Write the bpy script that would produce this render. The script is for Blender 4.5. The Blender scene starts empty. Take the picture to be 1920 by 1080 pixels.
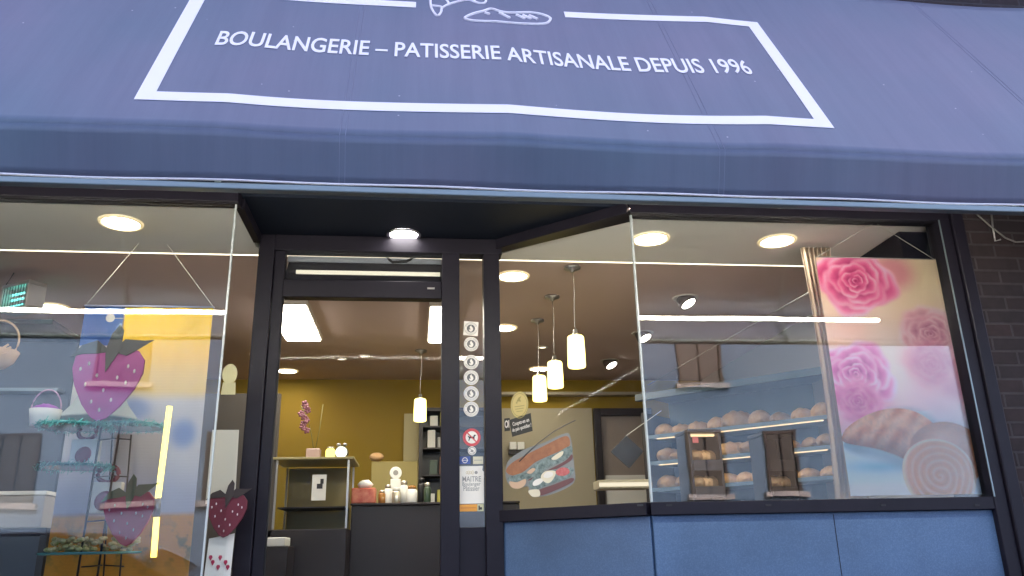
import bpy, bmesh, math, random
import numpy as np
from mathutils import Vector, Matrix
random.seed(7)
sc = bpy.context.scene
C = sc.collection
rad = math.radians
EYE = 1.2
# ---------------------------------------------------------------- camera
FPX = 1500.0
yaw, pit, rol = rad(7.06), rad(18.09), rad(-1.28)
fw = Vector((math.sin(yaw)*math.cos(pit), math.cos(yaw)*math.cos(pit), math.sin(pit)))
r0 = Vector((math.cos(yaw), -math.sin(yaw), 0)); u0 = r0.cross(fw)
RR = math.cos(rol)*r0 + math.sin(rol)*u0
UU = -math.sin(rol)*r0 + math.cos(rol)*u0
cam = bpy.data.objects.new('camera', bpy.data.cameras.new('camera')); C.objects.link(cam)
m3 = Matrix((RR, UU, -fw)).transposed()
cam.matrix_world = Matrix.Translation((0, 0, EYE)) @ m3.to_4x4()
cam.data.sensor_width = 36; cam.data.lens = FPX/1920*36
cam.data.clip_start = 0.05; cam.data.clip_end = 500
sc.camera = cam
# ---------------------------------------------------------------- world, sun, exposure
SUN_EL, SUN_AZ = 34, 8          # sun stands behind the shop, so its front lies in open shade
w = bpy.data.worlds.new("World"); sc.world = w; w.use_nodes = True
nt = w.node_tree; bg = nt.nodes['Background']
sky = nt.nodes.new('ShaderNodeTexSky'); sky.sky_type = 'NISHITA'; sky.sun_disc = False
sky.sun_elevation = rad(SUN_EL); sky.sun_rotation = rad(SUN_AZ); sky.air_density = .6; sky.dust_density = 5; sky.ozone_density = 0.3
wb = nt.nodes.new('ShaderNodeMix'); wb.data_type = 'RGBA'; wb.blend_type = 'MULTIPLY'; wb.inputs[0].default_value = 1; wb.inputs[7].default_value = (1.16, .99, .97, 1)   # warm tint graded into the sky colour
nt.links.new(sky.outputs[0], wb.inputs[6]); nt.links.new(wb.outputs[2], bg.inputs[0]); bg.inputs[1].default_value = 0.15
sl = bpy.data.lights.new('sun', 'SUN'); sl.energy = 0.6; sl.angle = rad(12); sl.color = (1, .93, .84)
so = bpy.data.objects.new('sun', sl); C.objects.link(so)
sd = Vector((math.sin(rad(SUN_AZ))*math.cos(rad(SUN_EL)), math.cos(rad(SUN_AZ))*math.cos(rad(SUN_EL)), math.sin(rad(SUN_EL))))
so.rotation_euler = sd.to_track_quat('Z', 'Y').to_euler(); so.location = (0, 0, 12)
sc.view_settings.view_transform = 'Standard'; sc.view_settings.look = 'None'
sc.view_settings.gamma = 1; sc.view_settings.exposure = 2.9
sc.cycles.max_bounces = 10; sc.cycles.transparent_max_bounces = 16; sc.cycles.glossy_bounces = 5
sc.cycles.sample_clamp_indirect = 6; sc.cycles.caustics_reflective = False; sc.cycles.caustics_refractive = False

# ---------------------------------------------------------------- geometry helpers
def ray(x, y): return (fw*FPX + RR*(x-960) - UU*(y-540))
def AY(x, y, Y):                                   # point seen at (x,y) on the vertical plane y=Y
    d = ray(x, y); d = d*(Y/d.y); return Vector((d.x, d.y, d.z+EYE))
def AZ(x, y, Z):
    d = ray(x, y); d = d*((Z-EYE)/d.z); return Vector((d.x, d.y, Z))
def AP(x, y, P0, n):
    d = ray(x, y); o = Vector((0, 0, EYE)); t = (Vector(P0)-o).dot(n)/d.dot(n); return o+d*t
def s2l(r, g, b):
    f = lambda c: (c/255/12.92) if c/255 <= .04045 else ((c/255+.055)/1.055)**2.4
    return (f(r), f(g), f(b))

class MB:
    def __init__(s): s.v = []; s.f = []; s.sm = []
    def add(s, vs, fs, smooth=False):
        b = len(s.v); s.v += [tuple(v) for v in vs]
        for f in fs: s.f.append([b+i for i in f]); s.sm.append(smooth)
        return s
    def box(s, x0, x1, y0, y1, z0, z1, M=None):
        vs = [Vector((x, y, z)) for z in (z0, z1) for y in (y0, y1) for x in (x0, x1)]
        if M: vs = [M @ v for v in vs]
        return s.add(vs, [(0,2,3,1),(4,5,7,6),(0,1,5,4),(2,6,7,3),(0,4,6,2),(1,3,7,5)])
    def slab(s, pts, off):                          # polygon given a thickness along vector off
        n = len(pts); off = Vector(off); vs = [Vector(p) for p in pts]; vs += [v+off for v in vs]
        fs = [tuple(range(n)), tuple(range(2*n-1, n-1, -1))]
        fs += [(i, (i+1) % n, n+(i+1) % n, n+i) for i in range(n)]
        return s.add(vs, fs)
    def tube(s, pts, r, n=8, cap=True, closed=False):
        pts = [Vector(p) for p in pts]; N = len(pts); vs = []; rr = r if isinstance(r, (list, tuple)) else [r]*N
        up = Vector((0, 0, 1))
        for i, p in enumerate(pts):
            a = pts[(i-1) % N] if (closed or i > 0) else p
            b = pts[(i+1) % N] if (closed or i < N-1) else p
            t = (b-a).normalized(); q = up if abs(t.dot(up)) < .95 else Vector((1, 0, 0))
            e1 = t.cross(q).normalized(); e2 = e1.cross(t)
            for k in range(n):
                an = 2*math.pi*k/n; vs.append(p+e1*math.cos(an)*rr[i]+e2*math.sin(an)*rr[i])
        fs = []
        for i in range(N if closed else N-1):
            j = (i+1) % N
            for k in range(n): fs.append((i*n+k, i*n+(k+1) % n, j*n+(k+1) % n, j*n+k))
        s.add(vs, fs, True)
        if cap and not closed:
            b = len(s.v)-len(vs); s.f.append([b+k for k in range(n)][::-1]); s.sm.append(False)
            s.f.append([b+(N-1)*n+k for k in range(n)]); s.sm.append(False)
        return s
    def lathe(s, c, prof, n=24, M=None, smooth=True):   # prof: (r,z) list round the z axis at c
        vs = []; c = Vector(c)
        for r, z in prof:
            for k in range(n):
                a = 2*math.pi*k/n; v = Vector((r*math.cos(a), r*math.sin(a), z))
                if M: v = M @ v
                vs.append(c+v)
        fs = [(i*n+k, i*n+(k+1) % n, (i+1)*n+(k+1) % n, (i+1)*n+k) for i in range(len(prof)-1) for k in range(n)]
        s.add(vs, fs, smooth); b = len(s.v)-len(vs)
        if prof[0][0] > 1e-5: s.f.append([b+k for k in range(n)][::-1]); s.sm.append(False)
        if prof[-1][0] > 1e-5: s.f.append([b+(len(prof)-1)*n+k for k in range(n)]); s.sm.append(False)
        return s
    def blob(s, c, rx, ry, rz, M=None, n=14, m=9, jit=0, seed=0):
        rnd = random.Random(seed); prof = []; vs = []; c = Vector(c)
        for i in range(m+1):
            t = math.pi*i/m
            for k in range(n):
                a = 2*math.pi*k/n; j = 1+rnd.uniform(-jit, jit) if 0 < i < m else 1
                v = Vector((math.sin(t)*math.cos(a)*rx*j, math.sin(t)*math.sin(a)*ry*j, math.cos(t)*rz*j))
                if M: v = M @ v
                vs.append(c+v)
        fs = [(i*n+k, (i+1)*n+k, (i+1)*n+(k+1) % n, i*n+(k+1) % n) for i in range(m) for k in range(n)]
        return s.add(vs, fs, True)
    def build(s, name, mat, parent=None, bevel=0, weld=False):
        off = Vector((0, 0, 0)); p = parent
        while p is not None: off += p.location; p = p.parent
        me = bpy.data.meshes.new(name); me.from_pydata([tuple(Vector(v)-off) for v in s.v], [], s.f)
        me.polygons.foreach_set('use_smooth', s.sm)
        bm = bmesh.new(); bm.from_mesh(me)
        if weld: bmesh.ops.remove_doubles(bm, verts=bm.verts, dist=1e-5)
        bmesh.ops.recalc_face_normals(bm, faces=bm.faces); bm.to_mesh(me); bm.free()
        o = bpy.data.objects.new(name, me); C.objects.link(o); me.materials.append(mat)
        if parent is not None: o.parent = parent
        if bevel:
            b = o.modifiers.new('bevel', 'BEVEL'); b.width = bevel; b.segments = 2; b.limit_method = 'ANGLE'
        return o

def tag(o, label, cat, group=None):
    o['label'] = label; o['category'] = cat
    if group: o['group'] = group
    return o
def thing(name, label, cat, loc=(0, 0, 0), group=None):
    o = bpy.data.objects.new(name, None); C.objects.link(o); o.location = loc; o.empty_display_size = .1
    return tag(o, label, cat, group)
def struct(o): o['kind'] = 'structure'; return o
def dup(root, loc, label=None, rotz=None):
    r = root.copy(); C.objects.link(r); r.location = loc
    if rotz is not None: r.rotation_euler = (0, 0, rotz)
    if label: r['label'] = label
    for ch in list(root.children):
        c = ch.copy(); C.objects.link(c); c.parent = r
        for g in ch.children:
            d = g.copy(); C.objects.link(d); d.parent = c
    return r

# ---------------------------------------------------------------- materials
def mat(name, col=(.5, .5, .5), rough=.5, metal=0, spec=.5, emit=None, es=0, noise=None, bump=None, coat=0):
    m = bpy.data.materials.new(name); m.use_nodes = True; n = m.node_tree; b = n.nodes['Principled BSDF']
    b.inputs['Base Color'].default_value = (*col, 1); b.inputs['Roughness'].default_value = rough
    b.inputs['Metallic'].default_value = metal; b.inputs['Specular IOR Level'].default_value = spec
    if coat: b.inputs['Coat Weight'].default_value = coat
    if emit:
        b.inputs['Emission Color'].default_value = (*emit, 1); b.inputs['Emission Strength'].default_value = es
    tc = n.nodes.new('ShaderNodeTexCoord')
    if noise:                                    # (scale, amount, second colour)
        t = n.nodes.new('ShaderNodeTexNoise'); t.inputs['Scale'].default_value = noise[0]; t.inputs['Detail'].default_value = 8
        t.inputs['Roughness'].default_value = .65
        r = n.nodes.new('ShaderNodeValToRGB'); r.color_ramp.elements[0].position = .5-noise[1]; r.color_ramp.elements[1].position = .5+noise[1]
        r.color_ramp.elements[0].color = (*col, 1); r.color_ramp.elements[1].color = (*noise[2], 1)
        n.links.new(tc.outputs['Object'], t.inputs['Vector']); n.links.new(t.outputs['Fac'], r.inputs[0]); n.links.new(r.outputs[0], b.inputs['Base Color'])
    if bump:                                     # (scale, strength)
        t = n.nodes.new('ShaderNodeTexNoise'); t.inputs['Scale'].default_value = bump[0]; t.inputs['Detail'].default_value = 6
        bp = n.nodes.new('ShaderNodeBump'); bp.inputs['Strength'].default_value = bump[1]; bp.inputs['Distance'].default_value = .01
        n.links.new(tc.outputs['Object'], t.inputs['Vector']); n.links.new(t.outputs['Fac'], bp.inputs['Height']); n.links.new(bp.outputs[0], b.inputs['Normal'])
    return m
def emis(name, col, s):
    m = bpy.data.materials.new(name); m.use_nodes = True; n = m.node_tree; n.nodes.clear()
    e = n.nodes.new('ShaderNodeEmission'); e.inputs[0].default_value = (*col, 1); e.inputs[1].default_value = s
    o = n.nodes.new('ShaderNodeOutputMaterial'); n.links.new(e.outputs[0], o.inputs[0]); return m
def glassmat(name, tint=(.96, .97, .97), base=.05, gain=1.3, dirt=.0):
    m = bpy.data.materials.new(name); m.use_nodes = True; n = m.node_tree; n.nodes.clear()
    o = n.nodes.new('ShaderNodeOutputMaterial'); mx = n.nodes.new('ShaderNodeMixShader')
    t = n.nodes.new('ShaderNodeBsdfTransparent'); t.inputs[0].default_value = (*tint, 1)
    g = n.nodes.new('ShaderNodeBsdfGlossy'); g.inputs['Roughness'].default_value = .0
    f = n.nodes.new('ShaderNodeFresnel'); f.inputs[0].default_value = 1.5
    ma = n.nodes.new('ShaderNodeMath'); ma.operation = 'MULTIPLY_ADD'; ma.use_clamp = True
    ma.inputs[1].default_value = gain; ma.inputs[2].default_value = base
    n.links.new(f.outputs[0], ma.inputs[0]); n.links.new(ma.outputs[0], mx.inputs[0])
    n.links.new(t.outputs[0], mx.inputs[1]); n.links.new(g.outputs[0], mx.inputs[2]); n.links.new(mx.outputs[0], o.inputs[0])
    # faint waviness of float glass
    tc = n.nodes.new('ShaderNodeTexCoord'); ns = n.nodes.new('ShaderNodeTexNoise'); ns.inputs['Scale'].default_value = 1.6
    bp = n.nodes.new('ShaderNodeBump'); bp.inputs['Strength'].default_value = .12; bp.inputs['Distance'].default_value = .01
    n.links.new(tc.outputs['Object'], ns.inputs['Vector']); n.links.new(ns.outputs['Fac'], bp.inputs['Height']); n.links.new(bp.outputs[0], g.inputs['Normal'])
    return m
def brickmat(name, c1, c2, mortar, bw=.22, bh=.065, ms=.006):
    m = bpy.data.materials.new(name); m.use_nodes = True; n = m.node_tree; b = n.nodes['Principled BSDF']
    tc = n.nodes.new('ShaderNodeTexCoord'); sx = n.nodes.new('ShaderNodeSeparateXYZ'); cx = n.nodes.new('ShaderNodeCombineXYZ')
    n.links.new(tc.outputs['Object'], sx.inputs[0]); n.links.new(sx.outputs[0], cx.inputs[0]); n.links.new(sx.outputs[2], cx.inputs[1])
    br = n.nodes.new('ShaderNodeTexBrick'); br.inputs['Scale'].default_value = 1
    br.inputs['Brick Width'].default_value = bw; br.inputs['Row Height'].default_value = bh; br.inputs['Mortar Size'].default_value = ms
    br.inputs['Mortar Smooth'].default_value = .3
    br.inputs['Color1'].default_value = (*c1, 1); br.inputs['Color2'].default_value = (*c2, 1); br.inputs['Mortar'].default_value = (*mortar, 1)
    n.links.new(cx.outputs[0], br.inputs['Vector'])
    ns = n.nodes.new('ShaderNodeTexNoise'); ns.inputs['Scale'].default_value = 22; ns.inputs['Detail'].default_value = 8
    n.links.new(tc.outputs['Object'], ns.inputs['Vector'])
    mx = n.nodes.new('ShaderNodeMix'); mx.data_type = 'RGBA'; mx.blend_type = 'MULTIPLY'; mx.inputs[0].default_value = .7
    n.links.new(br.outputs['Color'], mx.inputs[6]); n.links.new(ns.outputs['Fac'], mx.inputs[7]); n.links.new(mx.outputs[2], b.inputs['Base Color'])
    bp = n.nodes.new('ShaderNodeBump'); bp.inputs['Strength'].default_value = .7; bp.inputs['Distance'].default_value = .008; bp.invert = True
    n.links.new(br.outputs['Fac'], bp.inputs['Height']); n.links.new(bp.outputs[0], b.inputs['Normal']); b.inputs['Roughness'].default_value = .85
    return m
def vcmat(name, rough=.45, transl=0):
    m = bpy.data.materials.new(name); m.use_nodes = True; n = m.node_tree; b = n.nodes['Principled BSDF']
    a = n.nodes.new('ShaderNodeAttribute'); a.attribute_name = 'Col'; n.links.new(a.outputs['Color'], b.inputs['Base Color'])
    b.inputs['Roughness'].default_value = rough
    if transl:
        t = n.nodes.new('ShaderNodeBsdfTranslucent'); mx = n.nodes.new('ShaderNodeMixShader'); mx.inputs[0].default_value = transl
        n.links.new(a.outputs['Color'], t.inputs[0]); n.links.new(b.outputs[0], mx.inputs[1]); n.links.new(t.outputs[0], mx.inputs[2])
        n.links.new(mx.outputs[0], n.nodes['Material Output'].inputs[0])
    return m
def fabricmat():
    m = mat('awning_fabric', (.105, .118, .19), .42, bump=(900, .05))
    n = m.node_tree; b = n.nodes['Principled BSDF']; tc = n.nodes.new('ShaderNodeTexCoord')
    v = n.nodes.new('ShaderNodeTexVoronoi'); v.inputs['Scale'].default_value = 9; v.inputs['Randomness'].default_value = 1
    r = n.nodes.new('ShaderNodeValToRGB'); r.color_ramp.elements[0].position = .020; r.color_ramp.elements[1].position = .034
    r.color_ramp.elements[0].color = (1, 1, 1, 1); r.color_ramp.elements[1].color = (0, 0, 0, 1)
    ns = n.nodes.new('ShaderNodeTexNoise'); ns.inputs['Scale'].default_value = 1.3; ns.inputs['Detail'].default_value = 6
    r2 = n.nodes.new('ShaderNodeValToRGB'); r2.color_ramp.elements[0].position = .3; r2.color_ramp.elements[1].position = .7
    r2.color_ramp.elements[0].color = (.108, .148, .215, 1); r2.color_ramp.elements[1].color = (.150, .152, .228, 1)
    mx = n.nodes.new('ShaderNodeMix'); mx.data_type = 'RGBA'
    n.links.new(tc.outputs['Object'], v.inputs['Vector']); n.links.new(v.outputs['Distance'], r.inputs[0])
    n.links.new(tc.outputs['Object'], ns.inputs['Vector']); n.links.new(ns.outputs['Fac'], r2.inputs[0])
    n.links.new(r.outputs[0], mx.inputs[0]); n.links.new(r2.outputs[0], mx.inputs[6]); mx.inputs[7].default_value = (.5, .5, .55, 1)
    mp = n.nodes.new('ShaderNodeMapping'); mp.inputs['Scale'].default_value = (14, .7, .7); st_ = n.nodes.new('ShaderNodeTexNoise'); st_.inputs['Scale'].default_value = 1; st_.inputs['Detail'].default_value = 7; st_.inputs['Roughness'].default_value = .7
    r3 = n.nodes.new('ShaderNodeValToRGB'); r3.color_ramp.elements[0].position = .35; r3.color_ramp.elements[1].position = .7; r3.color_ramp.elements[0].color = (.90, .90, .92, 1); r3.color_ramp.elements[1].color = (1.07, 1.06, 1.04, 1)
    m2 = n.nodes.new('ShaderNodeMix'); m2.data_type = 'RGBA'; m2.blend_type = 'MULTIPLY'; m2.inputs[0].default_value = 1
    n.links.new(tc.outputs['Object'], mp.inputs[0]); n.links.new(mp.outputs[0], st_.inputs['Vector']); n.links.new(st_.outputs['Fac'], r3.inputs[0])
    n.links.new(mx.outputs[2], m2.inputs[6]); n.links.new(r3.outputs[0], m2.inputs[7]); n.links.new(m2.outputs[2], b.inputs['Base Color'])
    return m
M = {}
M['frame'] = mat('anthracite_frame', (.008, .007, .013), .45, spec=.2, noise=(9, .3, (.013, .011, .018)), bump=(60, .03))
M['soffit'] = mat('soffit_paint', (.008, .012, .022), .55, spec=.2)
M['gasket'] = mat('black_gasket', (.008, .008, .010), .6)
M['glass'] = glassmat('window_glass', base=.0, gain=1.25)
M['soft'] = glassmat('antireflective_glass', base=.0, gain=.03)
M['edge'] = mat('glass_edge', (.42, .46, .46), .25)
M['fabric'] = fabricmat()
M['white'] = mat('white_vinyl', (.95, .88, .90), .4)
M['alu'] = mat('aluminium_bar', (.22, .27, .29), .35, metal=.6)
M['ceil'] = mat('ceiling_paint', (.58, .46, .44), .9, noise=(.8, .3, (.64, .50, .46)))
M['ceilbay'] = mat('window_bay_ceiling', (.84, .84, .82), .85)
M['yellow'] = mat('mustard_wall', (.30, .175, .014), .8, noise=(1.2, .35, (.33, .235, .016)))
M['beige'] = mat('beige_wall', (.42, .37, .26), .8)
M['side'] = mat('side_wall', (.30, .27, .24), .8)
M['floor'] = mat('shop_floor', (.42, .36, .33), .4)
M['dark'] = mat('dark_wood', (.011, .008, .010), .45, noise=(14, .3, (.018, .011, .012)))
M['black'] = mat('black_metal', (.012, .012, .014), .35)
M['chrome'] = mat('chrome', (.75, .75, .78), .15, metal=1)
M['steel'] = mat('steel', (.45, .44, .42), .35, metal=.8)
M['lamp'] = emis('warm_lamp', (1, .90, .72), 10)
M['lampc'] = emis('cool_lamp', (1, .95, .9), 6)
M['panel_l'] = emis('ceiling_panel_light', (1, .90, .76), 5.5)
M['shade'] = emis('pendant_shade_glow', (1, .78, .22), .72)
M['tube'] = emis('led_tube_glow', (1, .92, .78), 19)
M['reveal'] = emis('ceiling_reveal_glow', (1, .86, .62), .42)
M['brick'] = brickmat('facade_brick', (.034, .018, .020), (.018, .012, .016), (.055, .045, .05))
M['asphalt'] = mat('asphalt', (.05, .05, .052), .85, noise=(40, .3, (.07, .07, .07)), bump=(120, .3))
M['paving'] = mat('paving', (.11, .105, .10), .8, noise=(6, .3, (.15, .145, .13)))
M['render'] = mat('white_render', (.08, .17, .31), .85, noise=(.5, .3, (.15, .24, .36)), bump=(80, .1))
M['darkpane'] = mat('dark_window_pane', (.02, .024, .03), .08)
M['stone'] = mat('stone_sill', (.35, .36, .38), .8)
M['roof'] = mat('roof_tiles', (.10, .06, .05), .8)
M['paper'] = mat('white_paper', (.78, .77, .72), .6)
M['ink'] = mat('dark_ink', (.03, .03, .035), .6)
M['vc'] = vcmat('printed_sheet', .5, .5)
M['vct'] = vcmat('printed_banner', .6, .45)
M['string'] = mat('string', (.75, .73, .66), .5)
def panelmat():
    m = mat('speckled_panel', (.115, .155, .25), .5)
    n = m.node_tree; b = n.nodes['Principled BSDF']; tc = n.nodes.new('ShaderNodeTexCoord')
    v = n.nodes.new('ShaderNodeTexNoise'); v.inputs['Scale'].default_value = 190; v.inputs['Detail'].default_value = 3
    r = n.nodes.new('ShaderNodeValToRGB'); r.color_ramp.elements[0].position = .42; r.color_ramp.elements[1].position = .72
    r.color_ramp.elements[0].color = (.056, .108, .205, 1); r.color_ramp.elements[1].color = (.088, .15, .26, 1)
    l = n.nodes.new('ShaderNodeTexNoise'); l.inputs['Scale'].default_value = 2.2; l.inputs['Detail'].default_value = 5
    mx = n.nodes.new('ShaderNodeMix'); mx.data_type = 'RGBA'; mx.blend_type = 'OVERLAY'; mx.inputs[0].default_value = .5
    n.links.new(tc.outputs['Object'], v.inputs['Vector']); n.links.new(v.outputs['Fac'], r.inputs[0])
    n.links.new(tc.outputs['Object'], l.inputs['Vector'])
    n.links.new(r.outputs[0], mx.inputs[6]); n.links.new(l.outputs['Fac'], mx.inputs[7]); n.links.new(mx.outputs[2], b.inputs['Base Color'])
    return m
M['panel'] = panelmat()

# ================================================================ SETTING
ZC = EYE+1.456         # ceiling height
YF, YD, YB = 3.30, 3.80, 7.08
b = MB(); b.add([(-150, -150, 0), (150, -150, 0), (150, 150, 0), (-150, 150, 0)], [(0, 1, 2, 3)]); struct(b.build('ground', M['paving']))
b = MB(); b.box(-60, 60, -6.6, .9, .001, .006); struct(b.build('road', M['asphalt']))
b = MB(); b.box(-60, 60, .9, 1.05, .0, .13); b.box(-60, 60, 1.05, YF+.2, 0, .126); struct(b.build('pavement', M['paving']))
b = MB(); b.box(-60, 60, -8.6, -6.6, 0, .13); struct(b.build('far_pavement', M['paving']))
b = MB(); b.box(-3.5, 2.62, 3.5, YB, .127, .135); struct(b.build('floor', M['floor']))
b = MB(); b.box(-3.5, 2.62, 3.955, YB, ZC, ZC+.05); struct(b.build('ceiling', M['ceil']))
b = MB(); b.slab([(-3.5, 3.36, ZC-.002), (-.80, 3.36, ZC-.002), (-.80, 3.94, ZC-.002), (-3.5, 3.94, ZC-.002)], (0, 0, .05))
b.slab([(-.80, 3.86, ZC-.002), (.42, 3.86, ZC-.002), (.42, 3.94, ZC-.002), (-.80, 3.94, ZC-.002)], (0, 0, .05))
b.slab([(.98, 3.36, ZC-.002), (2.62, 3.36, ZC-.002), (2.62, 3.94, ZC-.002), (.42, 3.94, ZC-.002), (.42, 3.86, ZC-.002)], (0, 0, .05)); struct(b.build('window_bay_ceiling', M['ceilbay']))
b = MB(); b.box(-3.5, 2.62, YB, YB+.12, .0, ZC+.05); struct(b.build('back_wall', M['yellow']))
b = MB(); b.box(-3.62, -3.5, 3.36, YB+.12, 0, ZC+.05); struct(b.build('left_wall', M['side']))
b = MB(); b.box(2.62, 2.74, 3.36, YB+.12, 0, ZC+.05); struct(b.build('right_wall', M['side']))
b = MB(); b.box(.70, 1.575, YB-.014, YB-.002, .135, EYE+1.196); struct(b.build('beige_wall_panel', M['beige']))
b = MB(); b.slab([(-.80, 3.33, ZC+.045), (.99, 3.33, ZC+.045), (.44, 3.86, ZC+.045), (-.80, 3.86, ZC+.045)], (0, 0, .04)); struct(b.build('soffit', M['soffit']))
# reveal light strip in the ceiling joint
b = MB(); b.box(-3.45, 2.58, 3.941, 3.954, ZC-.004, ZC+.03)
tag(b.build('light_strip', M['reveal']), 'long thin warm light strip running across the ceiling behind both windows', 'light strip')

# facade brickwork (thing)
fz = EYE
bw = thing('brick_facade', 'dark brick facade to the right of the shop window and above the awning', 'wall', (2.62, 3.3, 0))
b = MB(); b.box(2.58, 7, YF-.02, YF+.4, 0, 2.95); b.build('pier', M['brick'], bw)
b = MB(); b.box(-7, 7, YF-.05, YF+.4, 2.95, 6.6); b.build('upper_wall', M['brick'], bw)
b = MB(); b.box(-7, -3.55, YF-.02, YF+.35, 0, 2.95); b.build('pier', M['brick'], bw)

# ---------------------------------------------------------------- shop windows
def pane(a, c, z0, z1, t=.008):
    a = Vector((*a, 0)); c = Vector((*c, 0)); n = (c-a).normalized().cross(Vector((0, 0, 1)))*-t
    m = MB(); m.slab([(a.x, a.y, z0), (c.x, c.y, z0), (c.x, c.y, z1), (a.x, a.y, z1)], n); return m
GT = EYE+1.448
# left
M['deck'] = mat('bounce_white', (.80, .78, .74), .4)  # pale decks added behind the sills to bounce light onto the bay ceiling
lw = thing('shop_window', 'left shop window with glass corner and hanging blue and yellow banner', 'shop window', (-.79, YF, 0))
pane((-3.4, YF), (-.793, YF), .5, GT).build('window_pane', M['glass'], lw)
pane((-.786, YF+.012), (-.775, YD-.02), .5, GT).build('window_pane', M['soft'], lw)
b = MB(); b.box(-.793, -.786, YF, YF+.010, .5, GT); b.build('glass_edge', M['edge'], lw)
b = MB(); b.box(-3.5, -.775, YF-.03, YF+.045, GT, ZC+.05); b.build('header', M['frame'], lw, .003)
b = MB(); b.box(-.80, -.765, YF+.046, YD-.04, GT, ZC+.04); b.build('header', M['frame'], lw, .002)
b = MB(); b.box(-3.5, -.77, YF-.02, YF+.05, .42, .5); b.build('sill', M['frame'], lw, .003)
b = MB(); b.box(-3.5, -.78, YF-.005, YF+.04, .12, .42); b.build('base_panel', M['panel'], lw)
b = MB(); b.box(-3.45, -.80, YF+.052, YF+.6, .44, .47); b.build('bounce_deck', M['deck'], lw)
b = MB(); b.box(-3.53, -3.4, YF-.03, YF+.05, .5, GT); b.build('post', M['frame'], lw, .003)
# right
SB = EYE+.171
rw = thing('shop_window', 'right shop window with angled glass beside the door and a speckled blue base', 'shop window', (1.7, YF, 0))
A, B = Vector((.966, YF, 0)), Vector((.404, YD, 0)); dAB = (B-A).normalized()
nAB = Vector((-dAB.y, dAB.x, 0)); nAB = nAB if nAB.y < 0 else -nAB
pane((.972, YF), (2.457, YF), SB, GT).build('window_pane', M['glass'], rw)
a2 = A+dAB*.006
pane((B.x, B.y), (a2.x, a2.y), SB, GT).build('window_pane', M['soft'], rw)
b = MB(); b.slab([(A.x-.002, A.y-.001, SB), (A.x+.005, A.y-.001, SB), (A.x+.003, A.y+.010, SB), (A.x-.005, A.y+.008, SB)], (0, 0, GT-SB)); b.build('glass_edge', M['edge'], rw)
b = MB(); b.slab([(.955, YF-.03, GT), (2.58, YF-.03, GT), (2.58, YF+.045, GT), (.985, YF+.045, GT)], (0, 0, ZC+.05-GT)); b.build('header', M['frame'], rw, .003)
b = MB(); o1, o2 = nAB*.035, -nAB*.03
b.slab([A+o1*0.9+Vector((-.004, .0, 0))+Vector((0, 0, GT)), B+o1+Vector((0, 0, GT)), B+o2+Vector((0, 0, GT)), A+o2+Vector((.006, .05, GT))], (0, 0, ZC+.044-GT)); b.build('header', M['frame'], rw, .002)
# sill
b = MB(); b.slab([(.95, YF-.035, SB-.052), (2.50, YF-.035, SB-.052), (2.50, YF+.05, SB-.052), (.99, YF+.05, SB-.052)], (0, 0, .052)); b.build('sill', M['frame'], rw, .003)
b = MB(); b.slab([A+o1+Vector((-.01, 0, SB-.051)), B+o1+Vector((0, 0, SB-.051)), B+o2+Vector((0, 0, SB-.051)), A+o2+Vector((.0, .0, SB-.051))], (0, 0, .051)); b.build('sill', M['frame'], rw, .002)
for px in (1200, 1255, 1441, 1656, 1832):
    p = AY(px, 947, YF-.036)
    b = MB(); b.box(p.x-.012, p.x+.012, YF-.0375, YF-.034, p.z-.004, p.z+.004); b.build('drain_slot', M['gasket'], rw)
# base
b = MB(); b.box(.962, 2.49, YF-.012, YF+.03, .126, SB-.053); b.build('base_panel', M['panel'], rw, .002)
b = MB(); b.slab([A+nAB*.012+dAB*.008+Vector((0, 0, .126)), B+nAB*.012+Vector((0, 0, .126)), B-nAB*.02+Vector((0, 0, .126)), A-nAB*.02+dAB*.008+Vector((0, 0, .126))], (0, 0, SB-.053-.126)); b.build('base_panel', M['panel'], rw, .002)
b = MB(); b.box(1.735, 1.738, YF-.0132, YF-.008, .13, SB-.06); b.build('panel_joint', M['frame'], rw)
b = MB(); b.slab([(.98, YF+.052, SB-.04), (2.45, YF+.052, SB-.04), (2.45, YF+.62, SB-.04), (.46, YF+.62, SB-.04), (.43, YD+.03, SB-.04)], (0, 0, -.03)); b.build('bounce_deck', M['deck'], rw)
# right outer post in two profiles
b = MB(); b.box(2.455, 2.515, YF-.04, YF+.06, .12, ZC+.0); b.build('post', M['frame'], rw, .004)
b = MB(); b.box(2.517, 2.578, YF-.055, YF+.05, .12, ZC+.049); b.build('post', M['frame'], rw, .006)
b = MB(); b.box(2.4555, 2.461, YF-.0435, YF-.039, SB, GT); b.build('gasket', M['alu'], rw)
# fascia board above the header, behind the awning
fb = MB(); fb.box(-3.55, 2.62, YF-.045, YF+.0, ZC+.052, 2.95); tag(fb.build('fascia_board', M['soffit']), 'dark fascia board under the awning above the shop windows', 'fascia')

# ---------------------------------------------------------------- door front
df = thing('shop_door', 'dark framed glass entrance door with transom and narrow side light', 'door', (-.2, YD, 0))
Z0 = .127; TOP = ZC+.044
b = MB(); b.box(-.775, -.70, YD-.03, YD+.05, Z0, TOP); b.build('post', M['frame'], df, .004)
b = MB(); b.box(-.698, -.648, YD-.015, YD+.04, Z0, TOP-.04); b.build('post', M['frame'], df, .004)
b = MB(); b.box(.118, .205, YD-.03, YD+.05, Z0, TOP-.03); b.build('post', M['frame'], df, .004)
b = MB(); b.box(.325, .405, YD-.03, YD+.05, Z0, TOP-.03); b.build('post', M['frame'], df, .004)
b = MB(); b.box(-.70, .42, YD-.032, YD+.052, EYE+1.418, TOP); b.build('head', M['frame'], df, .004)
b = MB(); b.box(-.648, .118, YD-.02, YD+.045, EYE+1.183, EYE+1.272); b.build('rail', M['frame'], df, .004)
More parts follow.
